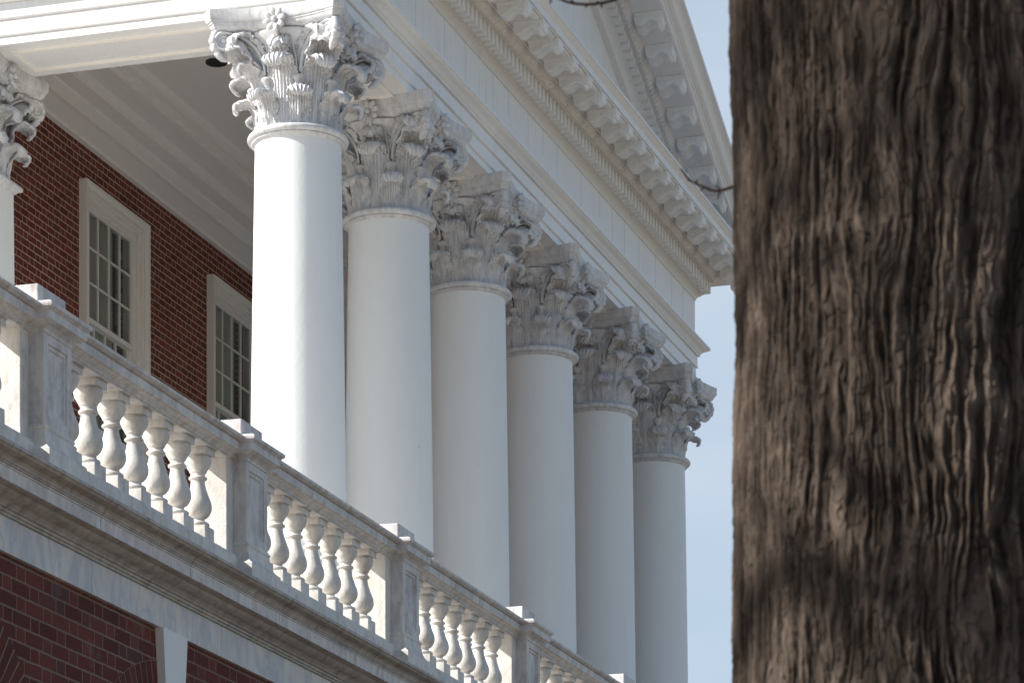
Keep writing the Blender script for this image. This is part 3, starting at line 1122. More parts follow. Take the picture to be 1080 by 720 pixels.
def make_column():
    col = empty('corinthian_column', (0, 0, 4.80), '', 'column', 'marble capped columns of the portico')
    base = 4.80
    NZ_ = 11.98 - base       # height of the necking ring above the deck
    # shaft with entasis
    prof = []
    for i in range(41):
        t = i / 40
        z = 0.30 + (NZ_ - 0.06 - 0.30) * t
        r = 0.505 - 0.070 * max(0, (t - 0.15) / 0.85) ** 1.35
        prof.append((r, z))
    m = MB()
    m.lathe(prof, 96)
    m.build('shaft', M['shaft'], col, smooth=True)
    m = MB()
    m.box(-0.68, 0.68, -0.68, 0.68, 0.0, 0.12, 0.01)
    pr = [(0.6, 0.12)] + arc(0.6, 0.17, 0.05, -90, 90, 6) + [(0.57, 0.225)] + arc(0.56, 0.26, 0.032, -90, 90, 5) + [(0.51, 0.30), (0.5, 0.33)]
    m.lathe(pr, 64)
    m.build('base', M['capital'], col, smooth=True)
    # necking ring
    m = MB()
    z = NZ_
    pr = [(0.425, z - 0.065), (0.44, z - 0.062), (0.455, z - 0.045)] + [(0.463 + 0.014 * cos(radians(a)), z - 0.036 + 0.012 * sin(radians(a))) for a in (-60, 0, 60)]
    pr += [(0.475 + 0.037 * cos(radians(a)), z + 0.006 + 0.034 * sin(radians(a))) for a in range(-80, 91, 17)] + [(0.46, z + 0.046), (0.43, z + 0.05)]
    m.lathe(pr, 96)
    m.build('necking_ring', M['capital'], col, smooth=True)
    # capital bell
    cz = NZ_ + 0.035
    H = 13.138 - base - cz            # about 1.06
    bell = [(0.40, 0), (0.40, 0.35), (0.41, 0.60), (0.455, 0.74), (0.53, 0.84), (0.585, 0.89), (0.59, 0.915), (0.40, 0.92)]
    m = MB()
    m.lathe([(r, zz) for r, zz in bell], 48)
    cap = m.build('capital', M['capital'], col, smooth=True, loc=(0, 0, cz))
    # abacus: concave sides, clipped corners
    def abacus_ring(k, z):
        pts = []
        R = 0.985 + k
        half = 0.060 + 0.25 * k
        for q in range(4):
            a = radians(45 + 90 * q)
            c = Vector((cos(a), sin(a)))
            t = Vector((-sin(a), cos(a)))
            p1 = c * R + t * half
            a2 = radians(135 + 90 * q)
            c2 = Vector((cos(a2), sin(a2)))
            t2 = Vector((-sin(a2), cos(a2)))
            p2 = c2 * R - t2 * half
            pts.append((c * R - t * half))
            mid = (p1 + p2) / 2
            nrm = mid.normalized()
            for i in range(13):
                u = i / 12
                p = p1.lerp(p2, u) - nrm * (0.125 * (1 - (2 * u - 1) ** 2))
                pts.append(p)
        # drop duplicates
        return [(p.x, p.y, z) for p in pts]
    m = MB()
    ar = [abacus_ring(k, z) for (k, z) in ((-0.16, 0.915), (-0.155, 0.922), (-0.10, 0.930), (-0.065, 0.945), (-0.045, 0.970), (-0.04, 0.988), (-0.03, 0.990), (-0.028, 1.006), (-0.015, 1.01), (-0.002, 1.03), (0, H - 0.001))]
    k = len(ar[0])
    v = [p for r in ar for p in r]
    f = [(j * k + i, j * k + (i + 1) % k, (j + 1) * k + (i + 1) % k, (j + 1) * k + i) for j in range(len(ar) - 1) for i in range(k)]
    f += [tuple(range(k - 1, -1, -1)), tuple((len(ar) - 1) * k + i for i in range(k))]
    m.add(v, f)
    m.build('abacus', M['capital'], cap, smooth=True, sharp=35)

    def leaf_obj(name, P, N, th):
        m = MB()
        m.slab(P, N, th)
        return m.build(name, M['capital'], cap, smooth=True, sharp=70)

    def ring_of(proto, angs):
        for i, a in enumerate(angs):
            o = proto if i == 0 else proto.copy()
            if i:
                COL.objects.link(o)
                o.parent = cap
            o.rotation_euler = (0, 0, a)
    # lower leaves, upper leaves
    P, N, th = leaf_grid(0.325, 0.120, 0.425, 0.040, (0.090, 0.056), 38, base_w=0.80, ridge=0.017, tipth=0.030, nl=4, ns=45, nt=52)
    ring_of(leaf_obj('acanthus_leaf', P, N, th), [radians(22.5 + 45 * i) for i in range(8)])
    P, N, th = leaf_grid(0.635, 0.150, 0.412, 0.065, (0.112, 0.070), 42, base_w=0.72, nl=6, nt=70, ns=45, ridge=0.017, tipth=0.032)
    ring_of(leaf_obj('acanthus_leaf', P, N, th), [radians(45 * i) for i in range(8)])
    # calyx leaves above: one sweeping to the corner volute, one to the centre scroll, rising from each stalk
    def calyx(h, W, lean, rc, over, yaw, roll, flare=0.25):
        P, N, th = leaf_grid(h, W, 0.425, lean, rc, over, base_w=0.32, nl=5, nt=40, ridge=0.016, ruff=0.022, flare=flare, ns=37, tipth=0.045)
        P[:, :, 2] += 0.44
        P, N = rot_grid(P, N, 'X', roll, np.array([0.43, 0, 0.44]))
        P, N = rot_grid(P, N, 'Z', yaw, np.array([0, 0, 0]))
        return P, N, th
    for sg in (1, -1):
        P, N, th = calyx(0.46, 0.205, 0.15, (0.11, 0.075), 40, sg * radians(7), -sg * radians(24))
        ring_of(leaf_obj('volute_leaf', P, N, th), [radians(90 * i + 45 - sg * 22.5) for i in range(4)])
        P, N, th = calyx(0.40, 0.125, 0.03, (0.06, 0.05), 10, -sg * radians(3), sg * radians(24))
        ring_of(leaf_obj('scroll_leaf', P, N, th), [radians(90 * i + 45 - sg * 22.5) for i in range(4)])
    # stalks
    m = MB()
    e = Vector((1, 0, 0))
    m.tube([e * 0.42 + Vector((0, 0, 0.15)), e * 0.435 + Vector((0, 0, 0.38)), e * 0.445 + Vector((0, 0, 0.44)), e * 0.447 + Vector((0, 0, 0.452)), e * 0.447 + Vector((0, 0, 0.47)), e * 0.447 + Vector((0, 0, 0.487))], [0.022, 0.034, 0.048, 0.062, 0.066, 0.052], 12)
    ring_of(m.build('stalk', M['capital'], cap, smooth=True), [radians(22.5 + 45 * i) for i in range(8)])
    # volutes: ribbon spirals in the vertical plane from the stalk to the corner
    def spiral(B0, C0, R, th, turns, side_w, n=64):
        """path rises from B0 and winds into a scroll of radius R whose centre is C0 (3-D)"""
        B0, C0 = Vector(B0), Vector(C0)
        e = Vector((C0.x - B0.x, C0.y - B0.y, 0)).normalized()
        up = Vector((0, 0, 1))
        pts, rad = [], []
        top = C0 + up * R
        c1 = B0 + up * ((top - B0).z * 0.75) + e * 0.02
        c2 = top - e * ((top - B0).dot(e) * 0.45)
        for i in range(16):
            t = i / 16
            p = B0 * (1 - t) ** 3 + c1 * 3 * t * (1 - t) ** 2 + c2 * 3 * t * t * (1 - t) + top * t ** 3
            pts.append(p)
            rad.append(th * (0.75 + 0.25 * t))
        for i in range(n + 1):
            t = i / n
            a = pi / 2 - 2 * pi * turns * t
            r = R * (1 - 0.86 * t)
            pts.append(C0 + e * (r * cos(a)) + up * (r * sin(a)))
            rad.append(th * (1 - 0.5 * t))
        sd_ = e.cross(up)
        m = MB()
        m.tube(pts, rad, 8, wide=side_w, side=sd_)
        # eye and the web inside the scroll
        m.tube([C0 - sd_ * th * side_w * 0.9, C0 + sd_ * th * side_w * 0.9], R * 0.22, 10)
        m.tube([C0 - sd_ * th * side_w * 0.45, C0 + sd_ * th * side_w * 0.45], R * 0.85, 20)
        return m
    for sg in (1, -1):
        a0 = radians(45 - sg * 20)
        B0 = (0.455 * cos(a0), 0.455 * sin(a0), 0.52)
        a1 = radians(45 - sg * 2.6)
        C0 = (0.835 * cos(a1), 0.835 * sin(a1), 0.822)
        o = spiral(B0, C0, 0.090, 0.018, 2.1, 2.1).build('corner_volute', M['capital'], cap, smooth=True, sharp=60)
        ring_of(o, [radians(90 * i) for i in range(4)])
        a0 = radians(sg * 19)
        a1 = radians(sg * 7.5)
        B0 = (0.452 * cos(a0), 0.452 * sin(a0), 0.54)
        C0 = (0.525 * cos(a1), 0.525 * sin(a1), 0.795)
        o = spiral(B0, C0, 0.068, 0.015, 1.9, 1.8).build('inner_scroll', M['capital'], cap, smooth=True, sharp=60)
        ring_of(o, [radians(90 * i) for i in range(4)])
    # small lobed leaves hanging under each corner
    m = MB()
    for i in range(1):
        e = Vector((1, 0, 0))
        sdv = Vector((0, 1, 0))
        pts = [e * r + Vector((0, 0, z)) for (r, z) in ((0.875, 0.925), (0.905, 0.90), (0.915, 0.875), (0.92, 0.865), (0.925, 0.84), (0.925, 0.815), (0.92, 0.805), (0.915, 0.78), (0.905, 0.755), (0.885, 0.745), (0.875, 0.72), (0.85, 0.69), (0.82, 0.665), (0.78, 0.65))]
        m.tube(pts, [0.03, 0.042, 0.040, 0.034, 0.044, 0.042, 0.034, 0.045, 0.040, 0.032, 0.04, 0.036, 0.028, 0.008], 12, wide=1.15, side=sdv)
    ring_of(m.build('corner_leaf', M['capital'], cap, smooth=True), [radians(45 + 90 * i) for i in range(4)])
    # flower at the middle of each abacus side
    m = MB()
    cx = 0.645
    for q in range(8):
        a = 2 * pi * q / 8 + 0.2
        c = Vector((cx, 0.068 * cos(a), 0.975 + 0.068 * sin(a)))
        bm = bmesh.new()
        bmesh.ops.create_icosphere(bm, subdivisions=2, radius=1)
        ca, sa = cos(a), sin(a)
        for v in bm.verts:
            p = v.co.copy()
            lx, la, lt = p.x * 0.038, p.y * 0.056, p.z * 0.033
            if abs(p.z) < 0.35 and p.x > 0:
                lx *= 0.7
            v.co = c + Vector((lx + 0.02 * (p.y), la * ca - lt * sa, la * sa + lt * ca))
        m.bm(bm)
    bm = bmesh.new()
    bmesh.ops.create_icosphere(bm, subdivisions=2, radius=0.030)
    for v in bm.verts:
        v.co += Vector((cx + 0.02, 0, 0.975))
    m.bm(bm)
    m.tube([(0.52, 0, 0.975), (cx, 0, 0.975)], [0.085, 0.07], 16)
    # stem of the flower down the bell
    m.tube([(0.46, 0, 0.60), (0.50, 0, 0.75), (0.60, 0, 0.90)], [0.018, 0.018, 0.02], 8)
    ring_of(m.build('flower', M['capital'], cap, smooth=True, sharp=60), [radians(90 * i) for i in range(4)])
    return col


C0_ = make_column()
LAB = ['sunlit white column at the near corner of the portico, marble capital at the top left',
       'shaded white column right behind the sunlit corner column',
       'third white column of the front row, between the second and fourth',
       'fourth white column along the front row, in shade under the architrave',
       'fifth white column of the front row, next to the farthest one',
       'farthest white column of the front row, its capital against the sky']
cols = []
for i in range(6):
    c = C0_ if i == 0 else copy_obj(C0_)
    c.location = (i * SP, 0, 4.80)
    c['label'] = LAB[i]
    cols.append(c)


def make_pilaster(x0, label):
    """square pilaster that closes the side of the portico against the brick wall"""
    yc = 3.80
    col = empty('corinthian_pilaster', (x0, yc, 4.80), label, 'pilaster', 'square pilasters at the back of the portico')
    zr = 11.98 - 4.80
    hb_ = WY - yc - 0.002
    def sq(m, prof):
        v = []
        for (r, z) in prof:
            v += [(-r, -r, z), (r, -r, z), (r, hb_, z), (-r, hb_, z)]
        n = len(prof)
        f = [(j * 4 + i, j * 4 + (i + 1) % 4, (j + 1) * 4 + (i + 1) % 4, (j + 1) * 4 + i) for j in range(n - 1) for i in range(4)]
        f += [(3, 2, 1, 0), tuple((n - 1) * 4 + i for i in range(4))]
        m.add(v, f)
    m = MB(); sq(m, [(0.49, 0.30), (0.435, zr - 0.06)]); m.build('shaft', M['shaft'], col)
    m = MB(); sq(m, [(0.66, 0), (0.66, 0.12), (0.62, 0.125), (0.635, 0.17), (0.61, 0.22), (0.54, 0.24), (0.56, 0.27), (0.51, 0.30)]); m.build('base', M['capital'], col)
    m = MB(); sq(m, [(0.42, zr - 0.065), (0.455, zr - 0.045), (0.475, zr - 0.028), (0.500, zr - 0.02), (0.512, zr + 0.006), (0.500, zr + 0.034), (0.46, zr + 0.046), (0.42, zr + 0.05)])
    m.build('necking_ring', M['capital'], col)
    cz = zr + 0.035
    m = MB(); sq(m, [(0.40, 0), (0.40, 0.7), (0.43, 0.82), (0.50, 0.90), (0.50, 0.915)])
    cap = m.build('capital', M['capital'], col, loc=(0, 0, cz))
    src = [o for o in C0_.children if o.name.startswith('capital')][0]
    protos = {}
    for ch in src.children:
        protos.setdefault(ch.data.name, []).append(ch)
    for nm, obs in protos.items():
        o = obs[0]
        kind = o.name.split('.')[0]
        if kind == 'acanthus_leaf':
            lower = max(v.co.z for v in o.data.vertices) < 0.45
            for q in range(4):
                offs = (-0.22, 0.22) if lower else (0.0,)
                for d_ in offs:
                    c = bpy.data.objects.new('acanthus_leaf', o.data)
                    link(c, cap)
                    a = pi / 2 * q
                    c.location = (-d_ * sin(a), d_ * cos(a), 0)
                    c.rotation_euler = (0, 0, a)
                c = bpy.data.objects.new('acanthus_leaf', o.data)
                link(c, cap)
                a = pi / 4 + pi / 2 * q
                c.location = (0.13 * cos(a), 0.13 * sin(a), 0)
                c.rotation_euler = (0, 0, a)
        elif kind != 'abacus' or True:
            for ob in obs:
                c = ob.copy()
                COL.objects.link(c)
                c.parent = cap
    return col


make_pilaster(0.0, 'white square pilaster at the left picture edge, beside the dark brick wall')
make_pilaster(XR, 'square pilaster hidden behind the row of columns at the far end')
# ================================================================== TERRACE WALL WITH ARCADE
A = empty('arcade_wall', (0, 0, 0), 'old red brick wall with arches, white keystone and marble cornice below the balustrade', 'wall')
BY = -4.105
X0, X1 = -19.2, 19.5
BAY = 3.04
ARC = [-12.87 + BAY * k for k in range(-2, 11)]
RI, RO, ZC = 1.10, 1.37, 2.76


def arcade():
    m = MB()
    x = X0
    ztop = 4.326
    for c in ARC:
        if c - RO < X0 or c + RO > X1:
            continue
        # pier left of the arch
        m.add([(x, BY, GROUND), (c - RO, BY, GROUND), (c - RO, BY, ztop), (x, BY, ztop)], [(0, 1, 2, 3)])
        n = 40
        for i in range(n):
            a0, a1 = pi - pi * i / n, pi - pi * (i + 1) / n
            p0 = (c + RO * cos(a0), BY, ZC + RO * sin(a0))
            p1 = (c + RO * cos(a1), BY, ZC + RO * sin(a1))
            m.add([p0, p1, (p1[0], BY, ztop), (p0[0], BY, ztop)], [(0, 1, 2, 3)])
        # strips beside the opening below the springing
        for (a, b) in ((c - RO, c - RI), (c + RI, c + RO)):
            m.add([(a, BY, GROUND), (b, BY, GROUND), (b, BY, ZC), (a, BY, ZC)], [(0, 1, 2, 3)])
        # reveals
        d = BY + 0.38
        for q in (c - RI, c + RI):
            m.add([(q, BY, GROUND), (q, d, GROUND), (q, d, ZC), (q, BY, ZC)], [(0, 1, 2, 3)])
        for i in range(n):
            a0, a1 = pi * i / n, pi * (i + 1) / n
            m.add([(c + RI * cos(a0), BY, ZC + RI * sin(a0)), (c + RI * cos(a1), BY, ZC + RI * sin(a1)), (c + RI * cos(a1), d, ZC + RI * sin(a1)), (c + RI * cos(a0), d, ZC + RI * sin(a0))], [(0, 1, 2, 3)])
        x = c + RO
    m.add([(x, BY, GROUND), (X1, BY, GROUND), (X1, BY, ztop), (x, BY, ztop)], [(0, 1, 2, 3)])
    m.add([(X0, BY, GROUND), (X0, -3.7, GROUND), (X0, -3.7, ztop), (X0, BY, ztop)], [(0, 1, 2, 3)])
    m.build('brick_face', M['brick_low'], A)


arcade()
m = MB()
m.add([(X0, BY + 0.385, GROUND), (X1, BY + 0.385, GROUND), (X1, BY + 0.385, 4.3), (X0, BY + 0.385, 4.3)], [(0, 1, 2, 3)])
m.build('arch_recess', M['dark'], A)

for c in ARC:
    if c - RO < X0 or c + RO > X1:
        continue
    m = MB()     # mortar bed ring
    n = 60
    P = np.zeros((2, n + 1, 3))
    for i in range(n + 1):
        a = pi * i / n
        P[0, i] = (c + (RI - 0.0) * cos(a), BY - 0.002, ZC + RI * sin(a))
        P[1, i] = (c + (RO + 0.004) * cos(a), BY - 0.002, ZC + (RO + 0.004) * sin(a))
    m.grid(P)
    ring = m.build('arch', M['mortar'], A)
    m = MB()
    tones = []
    nb = 50
    for i in range(nb):
        a0 = pi * (i + 0.09) / nb
        a1 = pi * (i + 0.91) / nb
        tone = random.random()
        for (ra, rb) in ((RI + 0.003, RO),):
            v = []
            for y in (BY - 0.0045, BY + 0.03):
                v += [(c + ra * cos(a0), y, ZC + ra * sin(a0)), (c + rb * cos(a0), y, ZC + rb * sin(a0)), (c + rb * cos(a1), y, ZC + rb * sin(a1)), (c + ra * cos(a1), y, ZC + ra * sin(a1))]
            m.add(v, [(0, 1, 2, 3), (0, 4, 5, 1), (1, 5, 6, 2), (2, 6, 7, 3), (3, 7, 4, 0)])
            tones += [random.random()] * 8
    o = m.build('arch_brick', M['vouss'], ring)
    at = o.data.attributes.new('tone', 'FLOAT', 'POINT')
    at.data.foreach_set('value', tones)
    m = MB()    # keystone
    y0, y1 = BY - 0.055, BY + 0.1
    v = []
    for y in (y0, y1):
        v += [(c - 0.13, y, ZC + RI - 0.10), (c + 0.13, y, ZC + RI - 0.10), (c + 0.19, y, 4.3225), (c - 0.19, y, 4.3225)]
    m.add(v, [(0, 1, 2, 3), (7, 6, 5, 4), (0, 4, 5, 1), (1, 5, 6, 2), (2, 6, 7, 3), (3, 7, 4, 0)])
    m.build('keystone', M['keystone'], A)


def Yr(v):
    return v - 12.635


# marble frieze band + cornice along the wall
def straight(m, prof, x0, x1, ys=1.0):
    """profile of (Yr, z) extruded along x"""
    k = len(prof)
    v = [(xx, Yr(a), z) for xx in (x0, x1) for (a, z) in prof]
    f = [(i, (i + 1) % k, k + (i + 1) % k, k + i) for i in range(k)]
    f += [tuple(range(k - 1, -1, -1)), tuple(range(k, 2 * k))]
    m.add(v, f)


blocks = [X0]
x = X0 + 1.3
while x < X1:
    blocks.append(x)
    x += random.uniform(1.5, 2.3)
blocks.append(X1)
m = MB()
for a, b in zip(blocks[:-1], blocks[1:]):
    straight(m, [(8.50, 4.324), (8.50, 4.520), (8.9, 4.520), (8.9, 4.324)], a + 0.002, b - 0.002)
m.build('marble_band', M['band'], A)
cp1 = [(8.9, 4.521), (8.485, 4.521), (8.485, 4.535), (8.475, 4.537), (8.475, 4.552), (8.462, 4.556),
       (8.455, 4.565), (8.435, 4.580), (8.405, 4.590), (8.385, 4.602), (8.370, 4.618), (8.352, 4.622), (8.345, 4.626), (8.9, 4.626)]
cp2 = [(8.9, 4.627), (8.32, 4.627), (8.32, 4.697), (8.312, 4.699), (8.312, 4.708), (8.9, 4.708)]
cp3 = [(8.9, 4.709), (8.304, 4.709), (8.304, 4.718), (8.298, 4.721), (8.293, 4.733), (8.280, 4.746), (8.258, 4.753), (8.240, 4.760), (8.229, 4.772), (8.222, 4.776), (8.222, 4.795), (8.9, 4.81)]
cb = [X0]
x = X0 + 0.6
while x < X1:
    cb.append(x)
    x += random.uniform(1.25, 1.6)
cb.append(X1)
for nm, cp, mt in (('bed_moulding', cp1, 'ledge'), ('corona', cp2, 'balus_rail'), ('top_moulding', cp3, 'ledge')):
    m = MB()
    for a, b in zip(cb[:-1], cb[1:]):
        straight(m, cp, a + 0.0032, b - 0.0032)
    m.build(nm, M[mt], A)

# ================================================================== BALUSTRADE
Q = empty('balustrade', (0, 0, 0), 'weathered marble balustrade with bulbous balusters along the edge of the terrace', 'balustrade')
AX = 8.615          # distance of the balustrade axis from the camera plane
PL = 0.37           # pedestal length
PX = [-14.88 + BAY * k for k in range(-1, 9)]
ZP0, ZP1 = 4.805, 5.026    # plinth
ZR = 5.632                 # underside of the handrail
m = MB()
prof = [(AX - 0.155, ZP0), (AX - 0.155, ZP1 - 0.035), (AX - 0.145, ZP1 - 0.028), (AX - 0.135, ZP1 - 0.008), (AX - 0.115, ZP1), (AX + 0.115, ZP1), (AX + 0.135, ZP1 - 0.008), (AX + 0.155, ZP1 - 0.035), (AX + 0.155, ZP0)]
x = PX[0]
while x < PX[-1]:
    straight(m, prof, x + 0.0015, x + BAY / 2 - 0.0015)
    x += BAY / 2
m.build('plinth', M['balus'], Q)


def rail_profile():
    h = []
    pts = [(0.112, ZR), (0.112, ZR + 0.010), (0.120, ZR + 0.012), (0.124, ZR + 0.024), (0.140, ZR + 0.036), (0.158, ZR + 0.041), (0.160, ZR + 0.048), (0.176, ZR + 0.050), (0.176, ZR + 0.096),
           (0.170, ZR + 0.098), (0.170, ZR + 0.102), (0.186, ZR + 0.105), (0.196, ZR + 0.112), (0.207, ZR + 0.118), (0.210, ZR + 0.126), (0.210, ZR + 0.136), (0.190, ZR + 0.142), (0.05, ZR + 0.152)]
    return [(AX - a, z) for a, z in pts] + [(AX + a, z) for a, z in reversed(pts)]


rp = rail_profile()
for k in range(len(PX) - 1):
    m = MB()
    a, b = PX[k] + PL, PX[k + 1]
    mid = a + (b - a) * random.uniform(0.35, 0.65)
    straight(m, rp, a - 0.03, mid - 0.0012)
    straight(m, rp, mid + 0.0012, b + 0.03)
    m.build('handrail', M['balus_rail'], Q)


def rect_lathe(m, prof, x0, x1, y0, y1):
    """stack of rectangles: (offset, z)"""
    v = []
    for (o, z) in prof:
        v += [(x0 - o, y0 - o, z), (x1 + o, y0 - o, z), (x1 + o, y1 + o, z), (x0 - o, y1 + o, z)]
    n = len(prof)
    f = [(j * 4 + i, j * 4 + (i + 1) % 4, (j + 1) * 4 + (i + 1) % 4, (j + 1) * 4 + i) for j in range(n - 1) for i in range(4)]
    f += [(3, 2, 1, 0), tuple((n - 1) * 4 + i for i in range(4))]
    m.add(v, f)


def make_pedestal():
    root = None
    y0, y1 = Yr(AX) - 0.195, Yr(AX) + 0.195
    m = MB()
    # die with a recessed moulded panel in front
    x0, x1 = 0.0, PL
    zb, zt = 5.112, 5.632
    px0, px1, pz0, pz1 = x0 + 0.058, x1 - 0.058, zb + 0.055, zt - 0.055
    d = 0.022
    # body sides and back
    v = [(x0, y0, zb), (x1, y0, zb), (x1, y1, zb), (x0, y1, zb), (x0, y0, zt), (x1, y0, zt), (x1, y1, zt), (x0, y1, zt)]
    f = [(1, 2, 6, 5), (2, 3, 7, 6), (3, 0, 4, 7), (4, 5, 6, 7), (3, 2, 1, 0)]
    k = 8
    steps = [(0.0, 0.0), (0.004, 0.010), (0.022, 0.012), (0.026, 0.020), (0.036, 0.022)]
    rect = [(x0, y0, zb), (x1, y0, zb), (x1, y0, zt), (x0, y0, zt)]
    rings = [[0, 1, 5, 4]]
    for (i_, dd) in steps:
        v += [(px0 + i_, y0 + dd, pz0 + i_), (px1 - i_, y0 + dd, pz0 + i_), (px1 - i_, y0 + dd, pz1 - i_), (px0 + i_, y0 + dd, pz1 - i_)]
        rings.append([k, k + 1, k + 2, k + 3])
        k += 4
    for r0, r1 in zip(rings[:-1], rings[1:]):
        for i in range(4):
            f.append((r0[i], r0[(i + 1) % 4], r1[(i + 1) % 4], r1[i]))
    f.append(tuple(rings[-1]))
    m.add(v, f)
    ped = m.build('pedestal', M['balus_rail'], Q)
    # half piers either side
    m = MB()
    m.box(-0.115, -0.001, Yr(AX) - 0.105, Yr(AX) + 0.105, ZP1, ZR + 0.005, 0.004)
    m.build('half_pier', M['balus'], ped)
    m = MB()
    m.box(PL + 0.001, PL + 0.115, Yr(AX) - 0.105, Yr(AX) + 0.105, ZP1, ZR + 0.005, 0.004)
    m.build('half_pier', M['balus'], ped)
    # base moulding
    m = MB()
    rect_lathe(m, [(0.066, ZP0 - 0.004), (0.066, 4.955), (0.060, 4.962), (0.048, 4.968), (0.034, 4.985), (0.022, 5.010), (0.014, 5.040), (0.011, 5.062), (0.010, 5.078), (0.014, 5.082), (0.016, 5.090), (0.013, 5.099), (0.006, 5.104), (0.006, 5.112), (-0.01, 5.112)], x0, x1, y0, y1)
    m.build('base_moulding', M['balus'], ped)
    # cap: same moulding as the rail, breaking forward
    m = MB()
    rect_lathe(m, [(-0.01, zt - 0.004), (0.006, zt - 0.004), (0.006, zt + 0.010), (0.012, zt + 0.020), (0.028, zt + 0.034), (0.048, zt + 0.042), (0.060, zt + 0.05), (0.066, zt + 0.052), (0.066, zt + 0.098),
                   (0.071, zt + 0.100), (0.078, zt + 0.108), (0.088, zt + 0.114), (0.091, zt + 0.125), (0.091, zt + 0.136), (0.07, zt + 0.150), (-0.05, zt + 0.165)], x0, x1, y0, y1)
    m.build('cap_moulding', M['balus_rail'], ped)
    m = MB()
    m.box(x0 + 0.0, x1 + 0.0, y0 + 0.035, y1 - 0.035, zt + 0.13, 5.905, 0.008)
    m.build('top_block', M['balus_rail'], ped)
    return ped


ped0 = make_pedestal()
for k, x in enumerate(PX):
    p = ped0 if k == 0 else copy_obj(ped0, Q)
    p.location = (x, 0, 0)

# baluster
m = MB()
H = ZR - ZP1
hb = 0.080
m.box(-hb, hb, -hb, hb, 0, 0.105 * H / 0.604, 0.003)
pr = [(0.052, 0.10)] + [(0.056 + 0.018 * cos(radians(a)), 0.122 + 0.017 * sin(radians(a))) for a in range(-80, 81, 20)]
pr += [(0.052, 0.142), (0.044, 0.147), (0.042, 0.156), (0.044, 0.163)]
for (r, z) in ((0.062, 0.172), (0.078, 0.192), (0.0875, 0.216), (0.089, 0.240), (0.084, 0.268), (0.071, 0.300), (0.060, 0.330), (0.051, 0.358), (0.046, 0.382), (0.0435, 0.402)):
    pr.append((r, z))
pr += [(0.046, 0.408)] + [(0.050 + 0.010 * cos(radians(a)), 0.419 + 0.010 * sin(radians(a))) for a in range(-70, 71, 28)]
pr += [(0.046, 0.431), (0.045, 0.447), (0.047, 0.452), (0.054, 0.456), (0.057, 0.466), (0.066, 0.480), (0.079, 0.500), (0.0865, 0.522), (0.088, 0.536), (0.085, 0.546), (0.076, 0.550), (0.072, 0.552), (0.072, 0.566)]
m.lathe(pr, 40)
m.box(-0.085, 0.085, -0.085, 0.085, 0.562, H + 0.003, 0.003)
bal0 = m.build('baluster', M['balus'], Q, smooth=True, sharp=35)
k = 0
for b in range(len(PX) - 1):
    for i in range(7):
        x = PX[b + 1] - 0.34 - 0.335 * i
        o = bal0
        if k:
            o = bal0.copy()
            COL.objects.link(o)
            o.parent = Q
        o.location = (x, Yr(AX), ZP1)
        o.rotation_euler = (0, 0, random.choice([0, pi / 2, pi, -pi / 2]) + radians(random.uniform(-1.2, 1.2)))
        k += 1


# ================================================================== TREE
def vnoise(u, v, pu, seed):
    """2-D value noise, periodic in u with period pu (integer)"""
    r = np.random.default_rng(seed)
    T = r.random((pu, 512))
    ui = np.floor(u).astype(int)
    vi = np.floor(v).astype(int)
    fu, fv = u - ui, v - vi
    fu = fu * fu * (3 - 2 * fu)
    fv = fv * fv * (3 - 2 * fv)
    a = T[ui % pu, vi % 512]
    b = T[(ui + 1) % pu, vi % 512]
    c = T[ui % pu, (vi + 1) % 512]
    d = T[(ui + 1) % pu, (vi + 1) % 512]
    return (a * (1 - fu) + b * fu) * (1 - fv) + (c * (1 - fu) + d * fu) * fv


TC = Vector((-24.797, -11.126, 0))
tree = empty('tree', (TC.x, TC.y, GROUND), 'broad bare tree trunk with ridged brown bark standing close in the foreground at right', 'tree')


def radius_at(z):
    """z above the eye level"""
    return np.interp(z, [-1.6, -1.2, 0, 1.5, 2.3, 3.2, 6, 9], [0.66, 0.54, 0.455, 0.438, 0.433, 0.454, 0.43, 0.32])


CA = 3.33
NA = 1700
zz = np.concatenate([np.linspace(-1.6, 1.4, 120, endpoint=False), np.linspace(1.4, 3.25, 1050, endpoint=False), np.linspace(3.25, 3.6, 60, endpoint=False), np.linspace(3.6, 7.4, 160)])
NZz = len(zz)
ang = np.concatenate([np.linspace(CA - 1.7, CA + 1.7, 1450, endpoint=False), np.linspace(CA + 1.7, CA - 1.7 + 2 * pi, 250, endpoint=False)])
Aa, Zz = np.meshgrid(ang, zz)
ua = Aa / (2 * pi)
# warp so the ridges weave and fuse
wv = vnoise(ua * 11, Zz * 1.2 + 20, 11, 1) - 0.5
wv2 = vnoise(ua * 34, Zz * 4.5 + 20, 34, 2) - 0.5
wv3 = vnoise(ua * 130, Zz * 22.0 + 20, 130, 8) - 0.5
lat = ua * 180 + wv * 3.6 + wv2 * 2.2 + wv3 * 0.55
a_ = vnoise(lat + 180 * 50, Zz * 4.6 + 30 + wv2 * 0.9, 180, 3)
b_ = vnoise(lat * 2 + 360 * 50, Zz * 13 + 30, 360, 4)
f_ = vnoise(lat * 3 + 540 * 50 + wv3 * 2, Zz * 34 + 30, 540, 10)
g_ = vnoise(lat * 4 + 720 * 50, Zz * 90 + 30, 720, 11)
k_ = vnoise(lat + 180 * 50, Zz * 30 + 60 + f_ * 0.8, 180, 5)
r1 = np.clip(1.12 - np.abs(a_ * 2 - 1) * 2.0, 0, 1) ** 0.7
r2 = np.clip(1.05 - np.abs(b_ * 2 - 1) * 1.7, 0, 1)
crack = np.clip(1 - np.abs(k_ * 2 - 1) * 7, 0, 1)
wide_ = np.clip(1.1 - np.abs(vnoise(lat * 0.5 + 90 * 50, Zz * 2.2 + 11, 90, 21) * 2 - 1) * 1.9, 0, 1)
